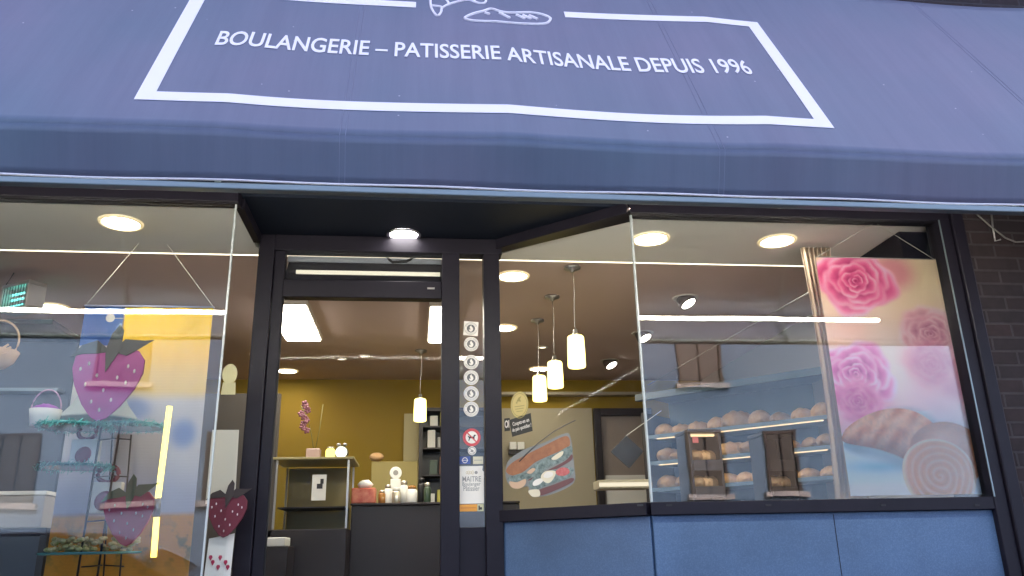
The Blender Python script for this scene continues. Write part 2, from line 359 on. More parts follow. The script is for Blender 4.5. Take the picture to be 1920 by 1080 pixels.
b = MB(); b.box(-.648, .118, YD+.006, YD+.012, EYE+1.272, EYE+1.418); b.build('transom_pane', M['glass'], df)
b = MB(); b.box(-.648, .118, YD+.006, YD+.014, Z0+.1, EYE+1.183); b.build('door_pane', M['soft'], df)
b = MB(); b.box(.205, .325, YD+.006, YD+.014, EYE+.10, EYE+1.418); b.build('side_pane', M['glass'], df)
b = MB(); b.box(.205, .325, YD-.008, YD+.02, Z0, EYE+.10); b.build('side_panel', M['frame'], df, .002)
p = AY(808, 541, YD-.02); b = MB(); b.box(p.x-.018, p.x+.018, YD-.026, YD-.019, p.z-.004, p.z+.004); b.build('latch_plate', M['steel'], df)
b = MB(); b.tube([(-.644, YD-.012, Z0+.1), (-.644, YD-.012, EYE+1.18)], .004, 6); b.build('gasket', M['gasket'], df)
# air curtain box behind the transom, glow added to its outlet slot
ac = thing('air_curtain', 'dark air curtain box with a pale slot behind the glass over the door', 'air curtain', (-.26, 4.0, 2.5))
b = MB(); b.slab([(-.66, 3.84, EYE+1.29), (-.64, 3.84, EYE+1.385), (.13, 3.84, EYE+1.385), (.13, 3.84, EYE+1.29)], (0, .1, 0)); b.build('housing', M['frame'], ac, .006)
b = MB(); b.box(-.60, .11, 3.832, 3.839, EYE+1.318, EYE+1.338); b.build('outlet_slot', mat('slot_glow', (.75, .72, .6), .4, emit=(1, .9, .7), es=.09), ac)
b = MB(); b.tube([(-.16, 3.86, EYE+1.42), (-.13, 3.85, EYE+1.395), (-.06, 3.85, EYE+1.40), (-.02, 3.86, EYE+1.425)], .008, 6); b.build('cable', M['gasket'], ac)
b = MB(); b.box(-.647, .117, 3.852, 3.862, EYE+1.388, EYE+1.418); tag(b.build('transom_reflection', mat('reflection_grey', (.35, .37, .42), .5)), 'pale grey board standing in for a reflection above the air curtain behind the transom', 'board')  # pale strip put in for a reflection in the transom glass

# ---------------------------------------------------------------- awning
TH = rad(60); YV = 2.30; ZV0 = EYE+1.113; ZV1 = EYE+1.259; SL = 1.41
XA0, XA1 = -3.2, 3.35
sdir = Vector((0, math.cos(TH), math.sin(TH))); snor = Vector((0, -math.sin(TH), math.cos(TH)))
RX = [-2.46, -1.54, -.63, .30, 1.22, 2.10, 2.98]
def disp(x, s):
    d = 0
    for r_ in RX: d = max(d, max(0, 1-abs(x-r_)/.46)**2.2)
    return .016*d*min(1, .35+s*1.2)*max(0, 1-.35*s) + .003*math.sin(x*5.3+s*2.1)
def awn(x, s, off=0): return Vector((x, YV, ZV1)) + sdir*s + snor*(disp(x, s)+off)
aw = thing('awning', 'blue grey fabric awning with white bakery lettering across the shopfront', 'awning', (0, 3.2, 2.9))
nx, ns_ = 260, 30; b = MB()
vs = [awn(XA0+(XA1-XA0)*i/nx, SL*j/ns_) for j in range(ns_+1) for i in range(nx+1)]
b.add(vs, [(j*(nx+1)+i, j*(nx+1)+i+1, (j+1)*(nx+1)+i+1, (j+1)*(nx+1)+i) for j in range(ns_) for i in range(nx)], True)
o = b.build('canopy', M['fabric'], aw); sm = o.modifiers.new('s', 'SOLIDIFY'); sm.thickness = .0015; sm.offset = -1
# top cover back to the wall, and cheeks
tp = Vector((0, YV, ZV1))+sdir*SL
b = MB(); b.slab([(XA0, tp.y+.001, tp.z-.006), (XA1, tp.y+.001, tp.z-.006), (XA1, YF-.05, tp.z+.02), (XA0, YF-.05, tp.z+.02)], (0, 0, -.003)); b.build('top_cover', M['fabric'], aw)
for X in (XA0, XA1-.004):
    b = MB(); b.slab([(X, YV+.004, ZV0), (X, YV+.004, ZV1), (X, tp.y, tp.z-.01), (X, YF-.05, tp.z-.01), (X, YF-.05, 2.7), (X, YV+.3, ZV0)], (.003, 0, 0)); b.build('cheek', M['fabric'], aw)
# valance (slight ripple)
b = MB(); nz = 6
def val(x, t): return Vector((x, YV+.055*(1-t)+.003*math.sin(x*4.1)*(1-t) - .004*math.sin(x*9+1)*(1-t), ZV0+(ZV1-ZV0)*t))+snor*disp(x, 0)*t
vs = [val(XA0+(XA1-XA0)*i/nx, j/nz) for j in range(nz+1) for i in range(nx+1)]
b.add(vs, [(j*(nx+1)+i, j*(nx+1)+i+1, (j+1)*(nx+1)+i+1, (j+1)*(nx+1)+i) for j in range(nz) for i in range(nx)], True)
o = b.build('valance', M['fabric'], aw); sm = o.modifiers.new('s', 'SOLIDIFY'); sm.thickness = .0015; sm.offset = 1
b = MB(); b.tube([val(XA0+(XA1-XA0)*i/60, 0)+Vector((0, -.004, -.002)) for i in range(61)], .0038, 8); b.build('piping', M['white'], aw)
b = MB(); b.box(XA0, XA1, YV+.049, YV+.082, ZV0-.030, ZV0-.008); b.build('front_bar', M['alu'], aw, .004)
# seams
for X in (-1.92, -.245, 1.005, 2.35):
    for dx in (-.009, .009):
        b = MB(); b.tube([awn(X+dx, s*SL/20, .0006) for s in range(21)], .0009, 5, False); b.build('seam', mat('seam_thread', (.2, .21, .3), .5) if 'seam' not in M else M['seam'], aw)
        b = MB(); b.tube([val(X+dx, t/4)+Vector((0, -.0012, 0)) for t in range(5)], .0009, 5, False); b.build('seam', bpy.data.materials['seam_thread'], aw); M['seam'] = bpy.data.materials['seam_thread']
# rafters
for X in RX:
    b = MB(); b.tube([Vector((X, YV, ZV1))+sdir*.03+snor*(-.016), Vector((X, YV, ZV1))+sdir*(SL-.03)+snor*(-.016), (X, YF-.06, tp.z-.04)], .011, 8); b.build('rafter', M['alu'], aw)
    b = MB(); b.tube([(X, YV+.08, ZV0-.005), (X, YV+.05, ZV1-.03)], .010, 8); b.build('rafter', M['alu'], aw)
# print helpers: plane coordinates (x, s) of the photographed point
AO = Vector((0, YV, ZV1))
def xs(px, py):
    p = AP(px, py, AO, snor); return (p.x, (p-AO).dot(sdir))
def strip(p0, p1, wd, side, n=40):     # strip of fabric paint between two (x,s) points, width wd to one side
    d = Vector((p1[0]-p0[0], p1[1]-p0[1])); L = d.length; d /= L; nn = Vector((-d.y, d.x))*wd*side
    m = MB(); vs = []
    for i in range(n+1):
        q = Vector(p0)+d*L*i/n
        for k in (0, 1):
            q2 = q+nn*k; vs.append(awn(q2.x, q2.y, .0012)); vs.append(awn(q2.x, q2.y, .0022))
    fs = []
    for i in range(n):
        a = i*4; fs += [(a+1, a+3, a+7, a+5), (a, a+4, a+6, a+2), (a, a+1, a+5, a+4), (a+2, a+6, a+7, a+3)]
    fs += [(0, 2, 3, 1), (n*4, n*4+1, n*4+3, n*4+2)]
    m.add(vs, fs); return m
L0 = xs(252, 187); R0 = xs(1557, 245); LT = -.915; RT = 1.462; S0 = .158; S1 = xs(1430, 45)[1]+.01; W = .056
b = MB()
def addm(b, m): b.add(m.v, m.f); return b
addm(b, strip((LT, S0), (RT, S0), W, 1, 120))
addm(b, strip((LT, S0+W), (LT, S1-W), W, -1)); addm(b, strip((RT, S0+W), (RT, S1-W), W, 1))
g0 = xs(780, 12)[0]; g1 = xs(1060, 32)[0]
addm(b, strip((LT, S1-W), (g0, S1-W), W, 1, 60)); addm(b, strip((g1, S1-W), (RT, S1-W), W, 1, 60))
b.build('white_border', M['white'], aw)
# lettering
def text_mesh(body, size=1, offset=0, spacing=1.0, lines=1.0, align='LEFT'):
    cu = bpy.data.curves.new('t', 'FONT'); cu.body = body; cu.size = size; cu.offset = offset; cu.space_character = spacing
    cu.align_x = align; cu.space_line = lines; cu.resolution_u = 4
    ob = bpy.data.objects.new('t', cu); C.objects.link(ob); dg = bpy.context.evaluated_depsgraph_get(); dg.update()
    me = bpy.data.meshes.new_from_object(ob.evaluated_get(dg)); vs = [Vector(v.co) for v in me.vertices]; fs = [tuple(p.vertices) for p in me.polygons]
    bpy.data.objects.remove(ob); bpy.data.meshes.remove(me); return vs, fs
def put_text(body, fn, name, material, parent, offset=0, **k):   # fn maps (0..1, y in units of the cap height, lift) into the world
    vs, fs = text_mesh(body, 1, offset, **k)
    x0 = min(v.x for v in vs); x1 = max(v.x for v in vs); y0 = min(v.y for v in vs); y1 = max(v.y for v in vs)
    m = MB(); top = [fn((v.x-x0)/(x1-x0), (v.y-y0)/(y1-y0), 1) for v in vs]; bot = [fn((v.x-x0)/(x1-x0), (v.y-y0)/(y1-y0), 0) for v in vs]
    n = len(vs); m.add(top, fs); m.add(bot, [f[::-1] for f in fs])
    ed = {}
    for f in fs:
        for i in range(len(f)):
            a, c = f[i], f[(i+1) % len(f)]; ed[(a, c)] = 1
    for (a, c) in ed:
        if (c, a) not in ed: m.f.append([a, c, c+n, a+n]); m.sm.append(False)
    me = bpy.data.meshes.new(name); off = Vector((0, 0, 0)); p = parent
    while p is not None: off += p.location; p = p.parent
    me.from_pydata([tuple(Vector(v)-off) for v in m.v], [], m.f)
    me.materials.append(material); o = bpy.data.objects.new(name, me); C.objects.link(o); o.parent = parent; return o
tb = xs(402, 89); tt = xs(412, 63); te = xs(1411, 145); te2 = xs(1411, 117)
sb = (tb[1]+te[1])/2-.012; st = sb+.124
put_text('BOULANGERIE \u2013 PATISSERIE ARTISANALE DEPUIS 1996',
         lambda u, v, l: awn(tb[0]+(te[0]-tb[0])*u, tb[1]+.004+(te[1]-tb[1]-.012)*u+.122*v, .0012+.0012*l), 'lettering', M['white'], aw, offset=.014)
# croissant and baguette line drawings
def inkline(pts, r, closed=False, sub=4):
    P = [Vector((*xs(*p), 0)) for p in pts]; out = []; n = len(P)
    for i in range(n if closed else n-1):
        p0 = P[(i-1) % n] if closed or i else P[i]; p1 = P[i]; p2 = P[(i+1) % n]; p3 = P[(i+2) % n] if closed or i < n-2 else P[i+1]
        for k in range(sub):
            t = k/sub; out.append(.5*((2*p1)+(-p0+p2)*t+(2*p0-5*p1+4*p2-p3)*t*t+(-p0+3*p1-3*p2+p3)*t**3))
    if not closed: out.append(P[-1])
    m = MB(); m.tube([awn(q.x, q.y, .001) for q in out], r, 6, True, closed); return m
b = MB()
for pts, cl in (([(871, 37), (885, 30), (905, 25), (920, 21), (940, 26), (960, 27), (990, 25), (1012, 27), (1028, 32), (1032, 37), (1022, 45), (990, 47), (940, 46), (900, 44), (882, 42)], True),
                ([(909, 28), (918, 31)], False), ([(936, 28), (956, 37)], False), ([(968, 30), (984, 37)], False), ([(980, 30), (996, 37)], False), ([(992, 30), (1008, 37)], False)):
    addm(b, inkline(pts, .0062, cl, 4))
b.build('baguette_drawing', M['white'], aw)
b = MB()
for pts, cl in (([(826, -30), (812, -14), (807, 2), (810, 20), (820, 32), (827, 25), (829, 17), (843, 10), (865, 4), (880, 3), (897, 9), (908, 9), (911, 3), (905, -6), (893, -16), (875, -26), (850, -32)], True),
                ([(810, 13), (826, 15), (829, 18)], False), ([(830, -2), (838, 3), (842, 10)], False), ([(862, -30), (866, -14), (865, 4)], False), ([(884, -20), (888, -8), (890, 6)], False)):
    addm(b, inkline(pts, .0056, cl, 4))
b.build('croissant_drawing', M['white'], aw)

# led tube beneath the awning (seen mirrored in the panes)
lt = thing('led_tube', 'long warm led tube hanging under the awning', 'lamp', (0, 2.46, EYE+1.2))
b = MB(); b.tube([(-3.1, 2.46, EYE+1.205), (2.63, 2.46, EYE+1.205)], .010, 8); b.build('tube', M['tube'], lt)
b = MB(); b.box(-3.1, 2.63, 2.452, 2.468, EYE+1.215, EYE+1.228); b.build('rail', M['alu'], lt)

# ================================================================ LAMPS
# large recessed lights
def downlight(loc, label, r=.078, m='lamp', ring='rimglow', group='round recessed ceiling lights'):
    t = thing('ceiling_light', label, 'ceiling light', loc, group)
    b = MB(); c = Vector(loc)
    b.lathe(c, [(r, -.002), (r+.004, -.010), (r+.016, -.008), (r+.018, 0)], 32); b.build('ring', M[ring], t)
    b = MB(); b.lathe(c, [(r*.98, -.0045), (r*.98, -.001)], 32); b.build('diffuser', M[m], t)
    return t
M['ceilring'] = mat('lamp_ring', (.7, .66, .6), .3); M['rimglow'] = mat('halo_rim', (.8, .76, .66), .4, emit=(1, .74, .34), es=.10)  # emissive rim stands for the halo around each lamp
base = ZC-.002
downlight(AZ(227, 417, base), 'big round glowing light in the left window ceiling')
downlight(AZ(1220, 447, base), 'big round glowing light just right of the glass corner of the right window')
downlight(AZ(1457, 451, base), 'big round glowing light in the right window nearest the flower poster')
downlight(AZ(757, 439, ZC+.045), 'chrome ringed round light in the dark soffit over the door', .07, 'lampc', 'chrome')
dl0 = downlight(AZ(962, 517, ZC), 'round light by the left edge of the angled pane above the pendants', .075)
dup(dl0, AZ(538, 695, ZC), 'round light low in the door glass beside its left post')
dup(dl0, AZ(945, 614, ZC), 'half hidden round light at the left edge of the angled pane, below the other')
dup(dl0, AZ(1012, 691, ZC), 'round light directly above the farthest hanging lamp')
dup(dl0, AZ(100, 575, ZC), 'round light far back in the left window beside the insect lamp')
def small_spot(loc, label):
    t = thing('spotlight', label, 'spotlight', loc, 'small ceiling spots'); c = Vector(loc)
    b = MB(); b.lathe(c, [(.028, -.002), (.032, -.007), (.042, -.005), (.044, 0)], 20); b.build('ring', M['ceilring'], t)
    b = MB(); b.lathe(c, [(.026, -.003), (.026, -.001)], 16); b.build('diffuser', M['ceildim'], t); return t
M['ceildim'] = emis('dim_spot', (1, .85, .6), .35)
s0 = small_spot(AZ(640, 673, ZC), 'small dim ceiling spot behind the door glass, left one of two')
dup(s0, AZ(683, 667, ZC), 'small dim ceiling spot behind the door glass, right one of two')
dup(s0, AZ(1017, 651, ZC), 'small ceiling spot between the pendant cords')
# eyeball spots, tilted dark cans
def can_spot(loc, label, rx, rz):
    t = thing('spotlight', label, 'spotlight', loc, 'tilted dark can spotlights'); c = Vector(loc)
    R_ = Vector((-.34, .36, .87)).to_track_quat('Z', 'Y').to_matrix()
    b = MB(); b.lathe(c, [(.060, 0), (.066, -.006), (.078, -.004), (.080, .0)], 28); b.build('ring', M['ceilring'], t)
    b = MB(); b.lathe(c+Vector((0, 0, -.012)), [(.052, .02), (.058, -.02), (.054, -.040), (.048, -.040), (.046, -.032)], 28, R_); b.build('can', M['canm'], t)
    b = MB(); b.lathe(c+Vector((0, 0, -.012)), [(.045, -.036), (.045, -.033)], 24, R_); b.build('lamp_face', M['canl'], t)
    return t
M['canm'] = mat('can_metal', (.10, .08, .075), .35); M['canl'] = emis('can_lamp', (1, .92, .78), 2.5)
c0 = can_spot(AZ(1285, 558, ZC), 'tilted dark spotlight above the bright line in the right window', rad(-30), rad(20))
dup(c0, AZ(1205, 624, ZC), 'tilted dark spotlight crossed by the glass corner edge')
dup(c0, AZ(1143, 676, ZC), 'tilted dark spotlight farthest back, right of the pendants')
# fluorescent panels
for (x0, x1, y0, y1, lb) in ((-.90, -.672, 4.715, 5.55, 'bright rectangular ceiling light slanting at the left of the door glass'), (.085, .24, 4.71, 5.57, 'bright rectangular ceiling light at the right of the door glass')):
    t = thing('ceiling_panel_light', lb, 'ceiling light', ((x0+x1)/2, (y0+y1)/2, ZC), 'rectangular ceiling lights')
    b = MB(); b.box(x0-.015, x1+.015, y0-.015, y1+.015, ZC-.035, ZC-.001); b.build('housing', M['ceilring'], t, .004)
    b = MB(); b.box(x0, x1, y0, y1, ZC-.044, ZC-.036); b.build('diffuser', M['panel_l'], t, .004)
# pendants
def pendant(px, ptop, pbot, Y, label, first=None, r=.047):
    a = AY(px, ptop, Y); c = AY(px, pbot, Y); h = a.z-c.z; loc = Vector((a.x, Y, ZC))
    t = thing('pendant_lamp', label, 'pendant lamp', loc, 'cylindrical hanging lamps over the counter')
    b = MB(); b.lathe(loc, [(.045, -.001), (.045, -.012), (.012, -.02), (.012, -.03)], 20); b.build('canopy', M['steel'], t)
    b = MB(); zz = ZC-.03; pts = []
    for i in range(13):
        q = i/12; pts.append((loc.x+.008*math.sin(q*5)*(1-q), Y, zz+(a.z+.03-zz)*q))
    b.tube(pts, .0018, 6); b.build('cord', M['steel'], t)
    b = MB(); b.lathe((loc.x, Y, a.z), [(.012, .035), (.014, .012), (.020, .010), (.020, .001)], 16); b.build('socket', M['steel'], t)
    b = MB(); b.lathe((loc.x, Y, c.z), [(r*.55, -.004), (r*.93, 0), (r, .008), (r*.985, h*.5), (r*.93, h-.008), (r*.8, h), (.018, h+.002)], 28); b.build('lamp_shade', M['shade'], t)
    return t
pendant(1079, 630, 689, 4.04, 'nearest and highest glowing cylinder lamp of the three in the right window')
pendant(1040, 678, 727, 4.57, 'middle glowing cylinder lamp of the three in the right window')
pendant(1011, 705, 752, 5.10, 'lowest glowing cylinder lamp of the three in the right window')
pendant(788, 748, 790, 5.98, 'glowing cylinder lamp seen through the door glass')

exec_parts = True
# ================================================================ PRINTED SHEETS
def smooth(a, b_, x): t = np.clip((x-a)/(b_-a), 0, 1); return t*t*(3-2*t)
def vnoise(u, v, seed, f):
    rs = np.random.RandomState(seed); g = rs.rand(64, 64); x = (u*f) % 63; y = (v*f) % 63
    i = x.astype(int); j = y.astype(int); a = x-i; b_ = y-j; a = a*a*(3-2*a); b_ = b_*b_*(3-2*b_)
    return (g[j, i]*(1-a)+g[j, i+1]*a)*(1-b_)+(g[j+1, i]*(1-a)+g[j+1, i+1]*a)*b_
def sheet(name, TL, TR, BR, BL, nx, ny, fn, material, parent, th=(0, .0015, 0), bulge=None):
    U, V = np.meshgrid(np.linspace(0, 1, nx+1), np.linspace(0, 1, ny+1))   # v from top down
    TL, TR, BR, BL = [np.array(p) for p in (TL, TR, BR, BL)]
    P = (TL*(1-U[..., None])+TR*U[..., None])*(1-V[..., None])+(BL*(1-U[..., None])+BR*U[..., None])*V[..., None]
    if bulge is not None: P = P+bulge(U, V)
    col = fn(U, V); P = P.reshape(-1, 3); n = len(P); P2 = P+np.array(th)
    verts = np.vstack([P, P2]).tolist(); w_ = nx+1
    fs = [(j*w_+i, (j+1)*w_+i, (j+1)*w_+i+1, j*w_+i+1) for j in range(ny) for i in range(nx)]
    fs += [tuple(n+k for k in f[::-1]) for f in fs]
    rim = [i for i in range(w_)]+[j*w_+nx for j in range(1, ny+1)]+[ny*w_+i for i in range(nx-1, -1, -1)]+[j*w_ for j in range(ny-1, 0, -1)]
    fs += [(rim[i], rim[(i+1) % len(rim)], rim[(i+1) % len(rim)]+n, rim[i]+n) for i in range(len(rim))]
    me = bpy.data.meshes.new(name); off = Vector((0, 0, 0)); p = parent
    while p is not None: off += p.location; p = p.parent
    me.from_pydata([tuple(Vector(v)-off) for v in verts], [], fs)
    at = me.color_attributes.new('Col', 'FLOAT_COLOR', 'POINT'); c4 = np.ones((2*n, 4)); c4[:n, :3] = col.reshape(-1, 3); c4[n:, :3] = col.reshape(-1, 3)
    at.data.foreach_set('color', c4.ravel()); me.materials.append(material)
    o = bpy.data.objects.new(name, me); C.objects.link(o)
    if parent is not None: o.parent = parent
    return o
def mixc(a, b_, t): return a*(1-t[..., None])+np.array(b_)*t[..., None] if not isinstance(b_, np.ndarray) else a*(1-t[..., None])+b_*t[..., None]
def rose(img, X, Y, cx, cy, R_, light, mid, deep, seed, soft=.01, fade=1.0):
    rs = np.random.RandomState(seed); a0 = rs.rand()*6
    layers = [(1.0, 4, .40, .66), (.80, 4, .33, .54), (.62, 3, .25, .44), (.45, 3, .18, .34), (.30, 3, .11, .23), (.17, 2, .055, .14), (.09, 1, .0, .08)]
    dd = np.hypot(X-cx, Y-cy)
    for li, (sc_, np_, dist, pr_) in enumerate(layers):
        for k in range(np_):
            a = a0+li*1.1+k*2*math.pi/np_+rs.uniform(-.2, .2)
            px, py = cx+math.cos(a)*dist*R_, cy+math.sin(a)*dist*R_*.92
            d = np.hypot((X-px), (Y-py)*1.06); ang = np.arctan2(Y-py, X-px)
            rr = pr_*R_*(1+.07*np.sin(ang*3+a)+.04*np.sin(ang*7+seed+k))
            t = d/rr; m = 1-smooth(1-soft/R_*3, 1.0+soft/R_*3, t)
            # out of the flower: bright rolled rim, deep inner side
            g = smooth(.15, .8, t); outward = ((X-px)*math.cos(a)+(Y-py)*math.sin(a))/rr
            col = np.array(deep)*(1-g[..., None])+np.array(mid)*g[..., None]
            rim = smooth(.60, 1.0, t)**1.6*smooth(-.2, .7, outward)*(.75+.25*np.sin(ang*2+k*1.7+li)); col = col*(1-rim[..., None])+np.array(light)*rim[..., None]
            inner = smooth(.1, -.9, outward)*.6; col = col*(1-inner[..., None])+np.array(deep)*inner[..., None]*1.0
            # soft veins
            col = col*(1+.10*(vnoise(ang*2+4, t*2, seed+k, 3.0)-.5)[..., None])
            mm = (m*fade)[..., None]; img[:] = img*(1-mm)+col*mm
L = lambda *c: np.array(s2l(*c))
def flower_poster(U, V):
    # X across 0..1, Y down 0..1.94 (same unit)
    X = U; Y = V*1.98
    img = np.zeros(U.shape+(3,))+L(236, 214, 190)
    img = mixc(img, L(246, 205, 196), smooth(.35, .9, Y)*.9)
    img = mixc(img, L(226, 190, 210), smooth(.8, 1.25, Y)*.8)
    img = mixc(img, L(200, 214, 224), smooth(1.15, 1.6, Y)*smooth(.2, .75, X))
    blob = np.exp(-(((X-.85)/.35)**2+((Y-.18)/.3)**2)); img = mixc(img, L(222, 216, 176), blob*.35)
    blob = np.exp(-(((X-.2)/.25)**2+((Y-.62)/.16)**2)); img = mixc(img, L(240, 190, 172), blob*.6)
    blob = np.exp(-(((X-.48)/.17)**2+((Y-.95)/.4)**2)); img = mixc(img, L(252, 226, 224), blob*.8)
    # out of focus petals
    for cx, cy, r, c, k in ((.62, .13, .24, (214, 90, 150), .55), (.3, .3, .25, (255, 200, 190), .5), (.9, .72, .3, (222, 120, 160), .6), (.8, .98, .26, (228, 160, 186), .6), (.2, 1.2, .28, (214, 90, 170), .75), (.95, 1.1, .2, (200, 120, 165), .5)):
        t = np.hypot(X-cx, (Y-cy)*1.1)/r; img = mixc(img, L(*c), (1-smooth(.3, 1.05, t))*k)
    rose(img, X, Y, .30, .21, .33, L(255, 206, 226), L(226, 104, 160), L(170, 40, 108), 3, .012)
    rose(img, X, Y, .84, .67, .26, L(250, 222, 226), L(222, 168, 184), L(176, 110, 140), 11, .016, .9)
    rose(img, X, Y, .80, .93, .24, L(240, 196, 208), L(222, 150, 180), L(205, 120, 160), 15, .03, .5)
    rose(img, X, Y, .18, 1.02, .31, L(255, 222, 240), L(224, 120, 192), L(170, 46, 140), 8, .012)
    rose(img, X, Y, .16, 1.24, .2, L(255, 190, 222), L(216, 100, 175), L(190, 50, 140), 21, .03, .7)
    # pale blue cloth
    ed = 1.50-.26*X+.02*np.sin(X*9); cl = smooth(-.012, .012, Y-ed)*smooth(.78, .55, X); base_ = mixc(np.zeros_like(img)+L(220, 232, 238), L(120, 194, 218), np.exp(-(((X-.27)/.24)**2+((Y-1.76)/.045)**2))*.8)
    base_ = mixc(base_, L(236, 246, 250), smooth(1.84, 1.94, Y)); img = mixc(img, base_, cl)
    # croissant
    def cres(X, Y):
        ax = (X-.50); ay = (Y-1.56); ca, sa = math.cos(-.5), math.sin(-.5); x = ax*ca-ay*sa; y = ax*sa+ay*ca
        yc = .10*(x/.42)**2*2.0-.05; hw = .20*np.sqrt(np.clip(1-(x/.46)**2, 0, 1))**.9+1e-4; return x, (y-yc)/hw
    x, t = cres(X, Y); inside = smooth(1.04, .97, np.abs(t))*(np.abs(x) < .46)
    st_ = .5+.5*np.sin(x*46+t*2.2+2*vnoise(U, V, 5, 18)); sh = np.clip(1-.55*(t+.25)**2, 0, 1)
    c = np.zeros_like(img)+L(204, 126, 66); c = mixc(c, L(238, 200, 150), st_*.6); c = mixc(c, L(150, 84, 48), smooth(.3, 1.0, t)*.7)
    c = mixc(c, L(240, 206, 156), np.exp(-((t+.35)/.3)**2)*.45); c = c*(.86+.28*vnoise(U, V*2, 9, 55)[..., None])
    shd = smooth(1.5, 1.0, np.abs(cres(X-.01, Y-.035)[1]))*(np.abs(cres(X-.01, Y-.035)[0]) < .45); img = mixc(img, img*np.array((.35, .5, .6)), shd*.7)
    img = mixc(img, c, inside)
    # swirl roll
    cx, cy, R_ = .70, 1.84, .28; d = np.hypot(X-cx, (Y-cy)*.92); a = np.arctan2(Y-cy, X-cx)
    bx, by = .80, 1.66; d2 = np.hypot((X-bx)/.30, (Y-by)/.25); ib = smooth(1.03, .98, d2)
    c = np.zeros_like(img)+L(216, 160, 108); c = mixc(c, L(180, 116, 72), smooth(.5, 1, d2)*.7); c = mixc(c, L(244, 214, 180), np.exp(-(((X-.8)/.13)**2+((Y-1.55)/.07)**2))*.5)
    c = c*(.93+.14*vnoise(U*2, V*5, 4, 40)[..., None]); img = mixc(img, c, ib)
    rr = d/R_*(1+.03*np.sin(a*3)); ir = smooth(1.02, .98, rr); sp = (rr*5.2-a/(2*math.pi)+.5*vnoise(U, V, 31, 9)) % 1
    c = np.zeros_like(img)+L(226, 170, 112); c = mixc(c, L(190, 134, 92), np.exp(-((sp-.12)/.05)**2)*.5*smooth(1.0, .2, rr)); c = mixc(c, L(250, 226, 196), np.exp(-((sp-.55)/.2)**2)*.5)
    c = mixc(c, L(250, 232, 206), np.exp(-((rr-.97)/.04)**2)*.8); c = c*(.93+.14*vnoise(U*3, V*3, 14, 50)[..., None]); img = mixc(img, c, ir)
    img = np.clip(img*1.12, 0, .92)
    return img
PY = YF+.028
pp = thing('flower_poster', 'tall hanging poster of pink roses, a croissant and a bread roll', 'poster', (2.19, PY, EYE+.9))
TL, TR, BR, BL = AY(1528, 485, PY), AY(1757, 483, PY), AY(1838, 928, PY), AY(1597, 928, PY)
xl = (TL.x+BL.x)/2; xr = (TR.x+BR.x)/2; zt = (TL.z+TR.z)/2; zb = (BL.z+BR.z)/2
sheet('print', (xl, PY, zt), (xr, PY, zt), (xr, PY, zb), (xl, PY, zb), 230, 440, flower_poster, M['vc'], pp, bulge=lambda U, V: np.stack([0*U, .004*np.sin(V*7)*np.sin(U*3), 0*U], -1))
pk = AY(1640, 417, PY)
b = MB(); b.tube([(xl+.008, PY, zt), (pk.x, PY, pk.z)], .0014, 5); b.tube([(pk.x, PY, pk.z), (xr-.008, PY, zt)], .0014, 5); b.build('string', M['string'], pp)
b = MB(); b.tube([(xl, PY+.003, zt), (xr, PY+.003, zt)], .004, 8); b.build('rod', M['steel'], pp)

# banner of the left window
def banner(U, V):
    img = np.zeros(U.shape+(3,))+L(235, 214, 150)
    X, Y = U, V
    img = mixc(img, L(250, 206, 70), smooth(.30, .0, Y)*.9)
    img = mixc(img, L(40, 92, 168), smooth(.315, .305, X)*smooth(.145, .14, Y))
    img = mixc(img, L(252, 214, 30), smooth(.305, .315, X)*smooth(.27, .02, Y))
    img = mixc(img, L(222, 224, 220), smooth(.315, .305, X)*smooth(.14, .145, Y))
    lo = smooth(.29, .34, Y); img = mixc(img, L(214, 214, 220), lo*.95)
    img = mixc(img, L(150, 168, 214), np.exp(-(((X-.47)/.13)**2+((Y-.36)/.04)**2)**2)*.8); img = mixc(img, L(120, 150, 206), np.exp(-(((X-.86)/.1)**2+((Y-.44)/.05)**2)**2)*.8)
    img = mixc(img, L(150, 160, 200), smooth(.5, .68, Y)*.6)
    gl = smooth(.69, .71, Y); n = .5*vnoise(U, V*2, 3, 14)+.3*vnoise(U, V*2, 5, 28)+.2*vnoise(U, V*3, 6, 60); f_ = np.zeros_like(img)+L(200, 150, 50); f_ = mixc(f_, L(110, 112, 46), smooth(.48, .62, n)*.8*np.exp(-((Y-.80)/.07)**2)); f_ = mixc(f_, L(226, 178, 60), smooth(.8, .95, Y)*.8)
    img = mixc(img, f_, gl); img = img*(.985+.03*np.sin(V*900)[..., None])
    return np.clip(img, 0, .9)
BY = YF+.50
bn = thing('banner', 'blue and yellow fabric banner hanging on a string in the left window', 'banner', (-1.14, BY, EYE+.5))
TL, TR = AY(160, 575, BY), AY(400, 577, BY); BR, BL = AY(372, 1085, BY), AY(78, 1085, BY); zt = (TL.z+TR.z)/2
fold = lambda U, V: np.stack([0*U, .010*np.sin(U*9+V*2)*V+.004*np.sin(U*23), 0*U], -1)
zb_ = BL.z-.15
sheet('cloth', (TL.x, BY, zt), (TR.x, BY, zt), (TR.x+.01, BY, zb_), (TL.x-.01, BY, zb_), 120, 240, banner, M['vct'], bn, bulge=fold)
pk = AY(258, 470, BY); pk2 = AY(312, 470, BY); b = MB(); b.tube([(TL.x, BY, zt+.004), (pk.x, BY, ZC-.01)], .0018, 5); b.tube([(TR.x, BY, zt+.004), (pk2.x, BY, ZC-.01)], .0018, 5); b.build('string', M['string'], bn)
b = MB(); b.tube([(TL.x-.004, BY-.001, zt+.003), (TR.x+.004, BY-.001, zt+.003)], .005, 8); b.build('rod', mat('banner_rod', (.25, .28, .4), .4), bn)

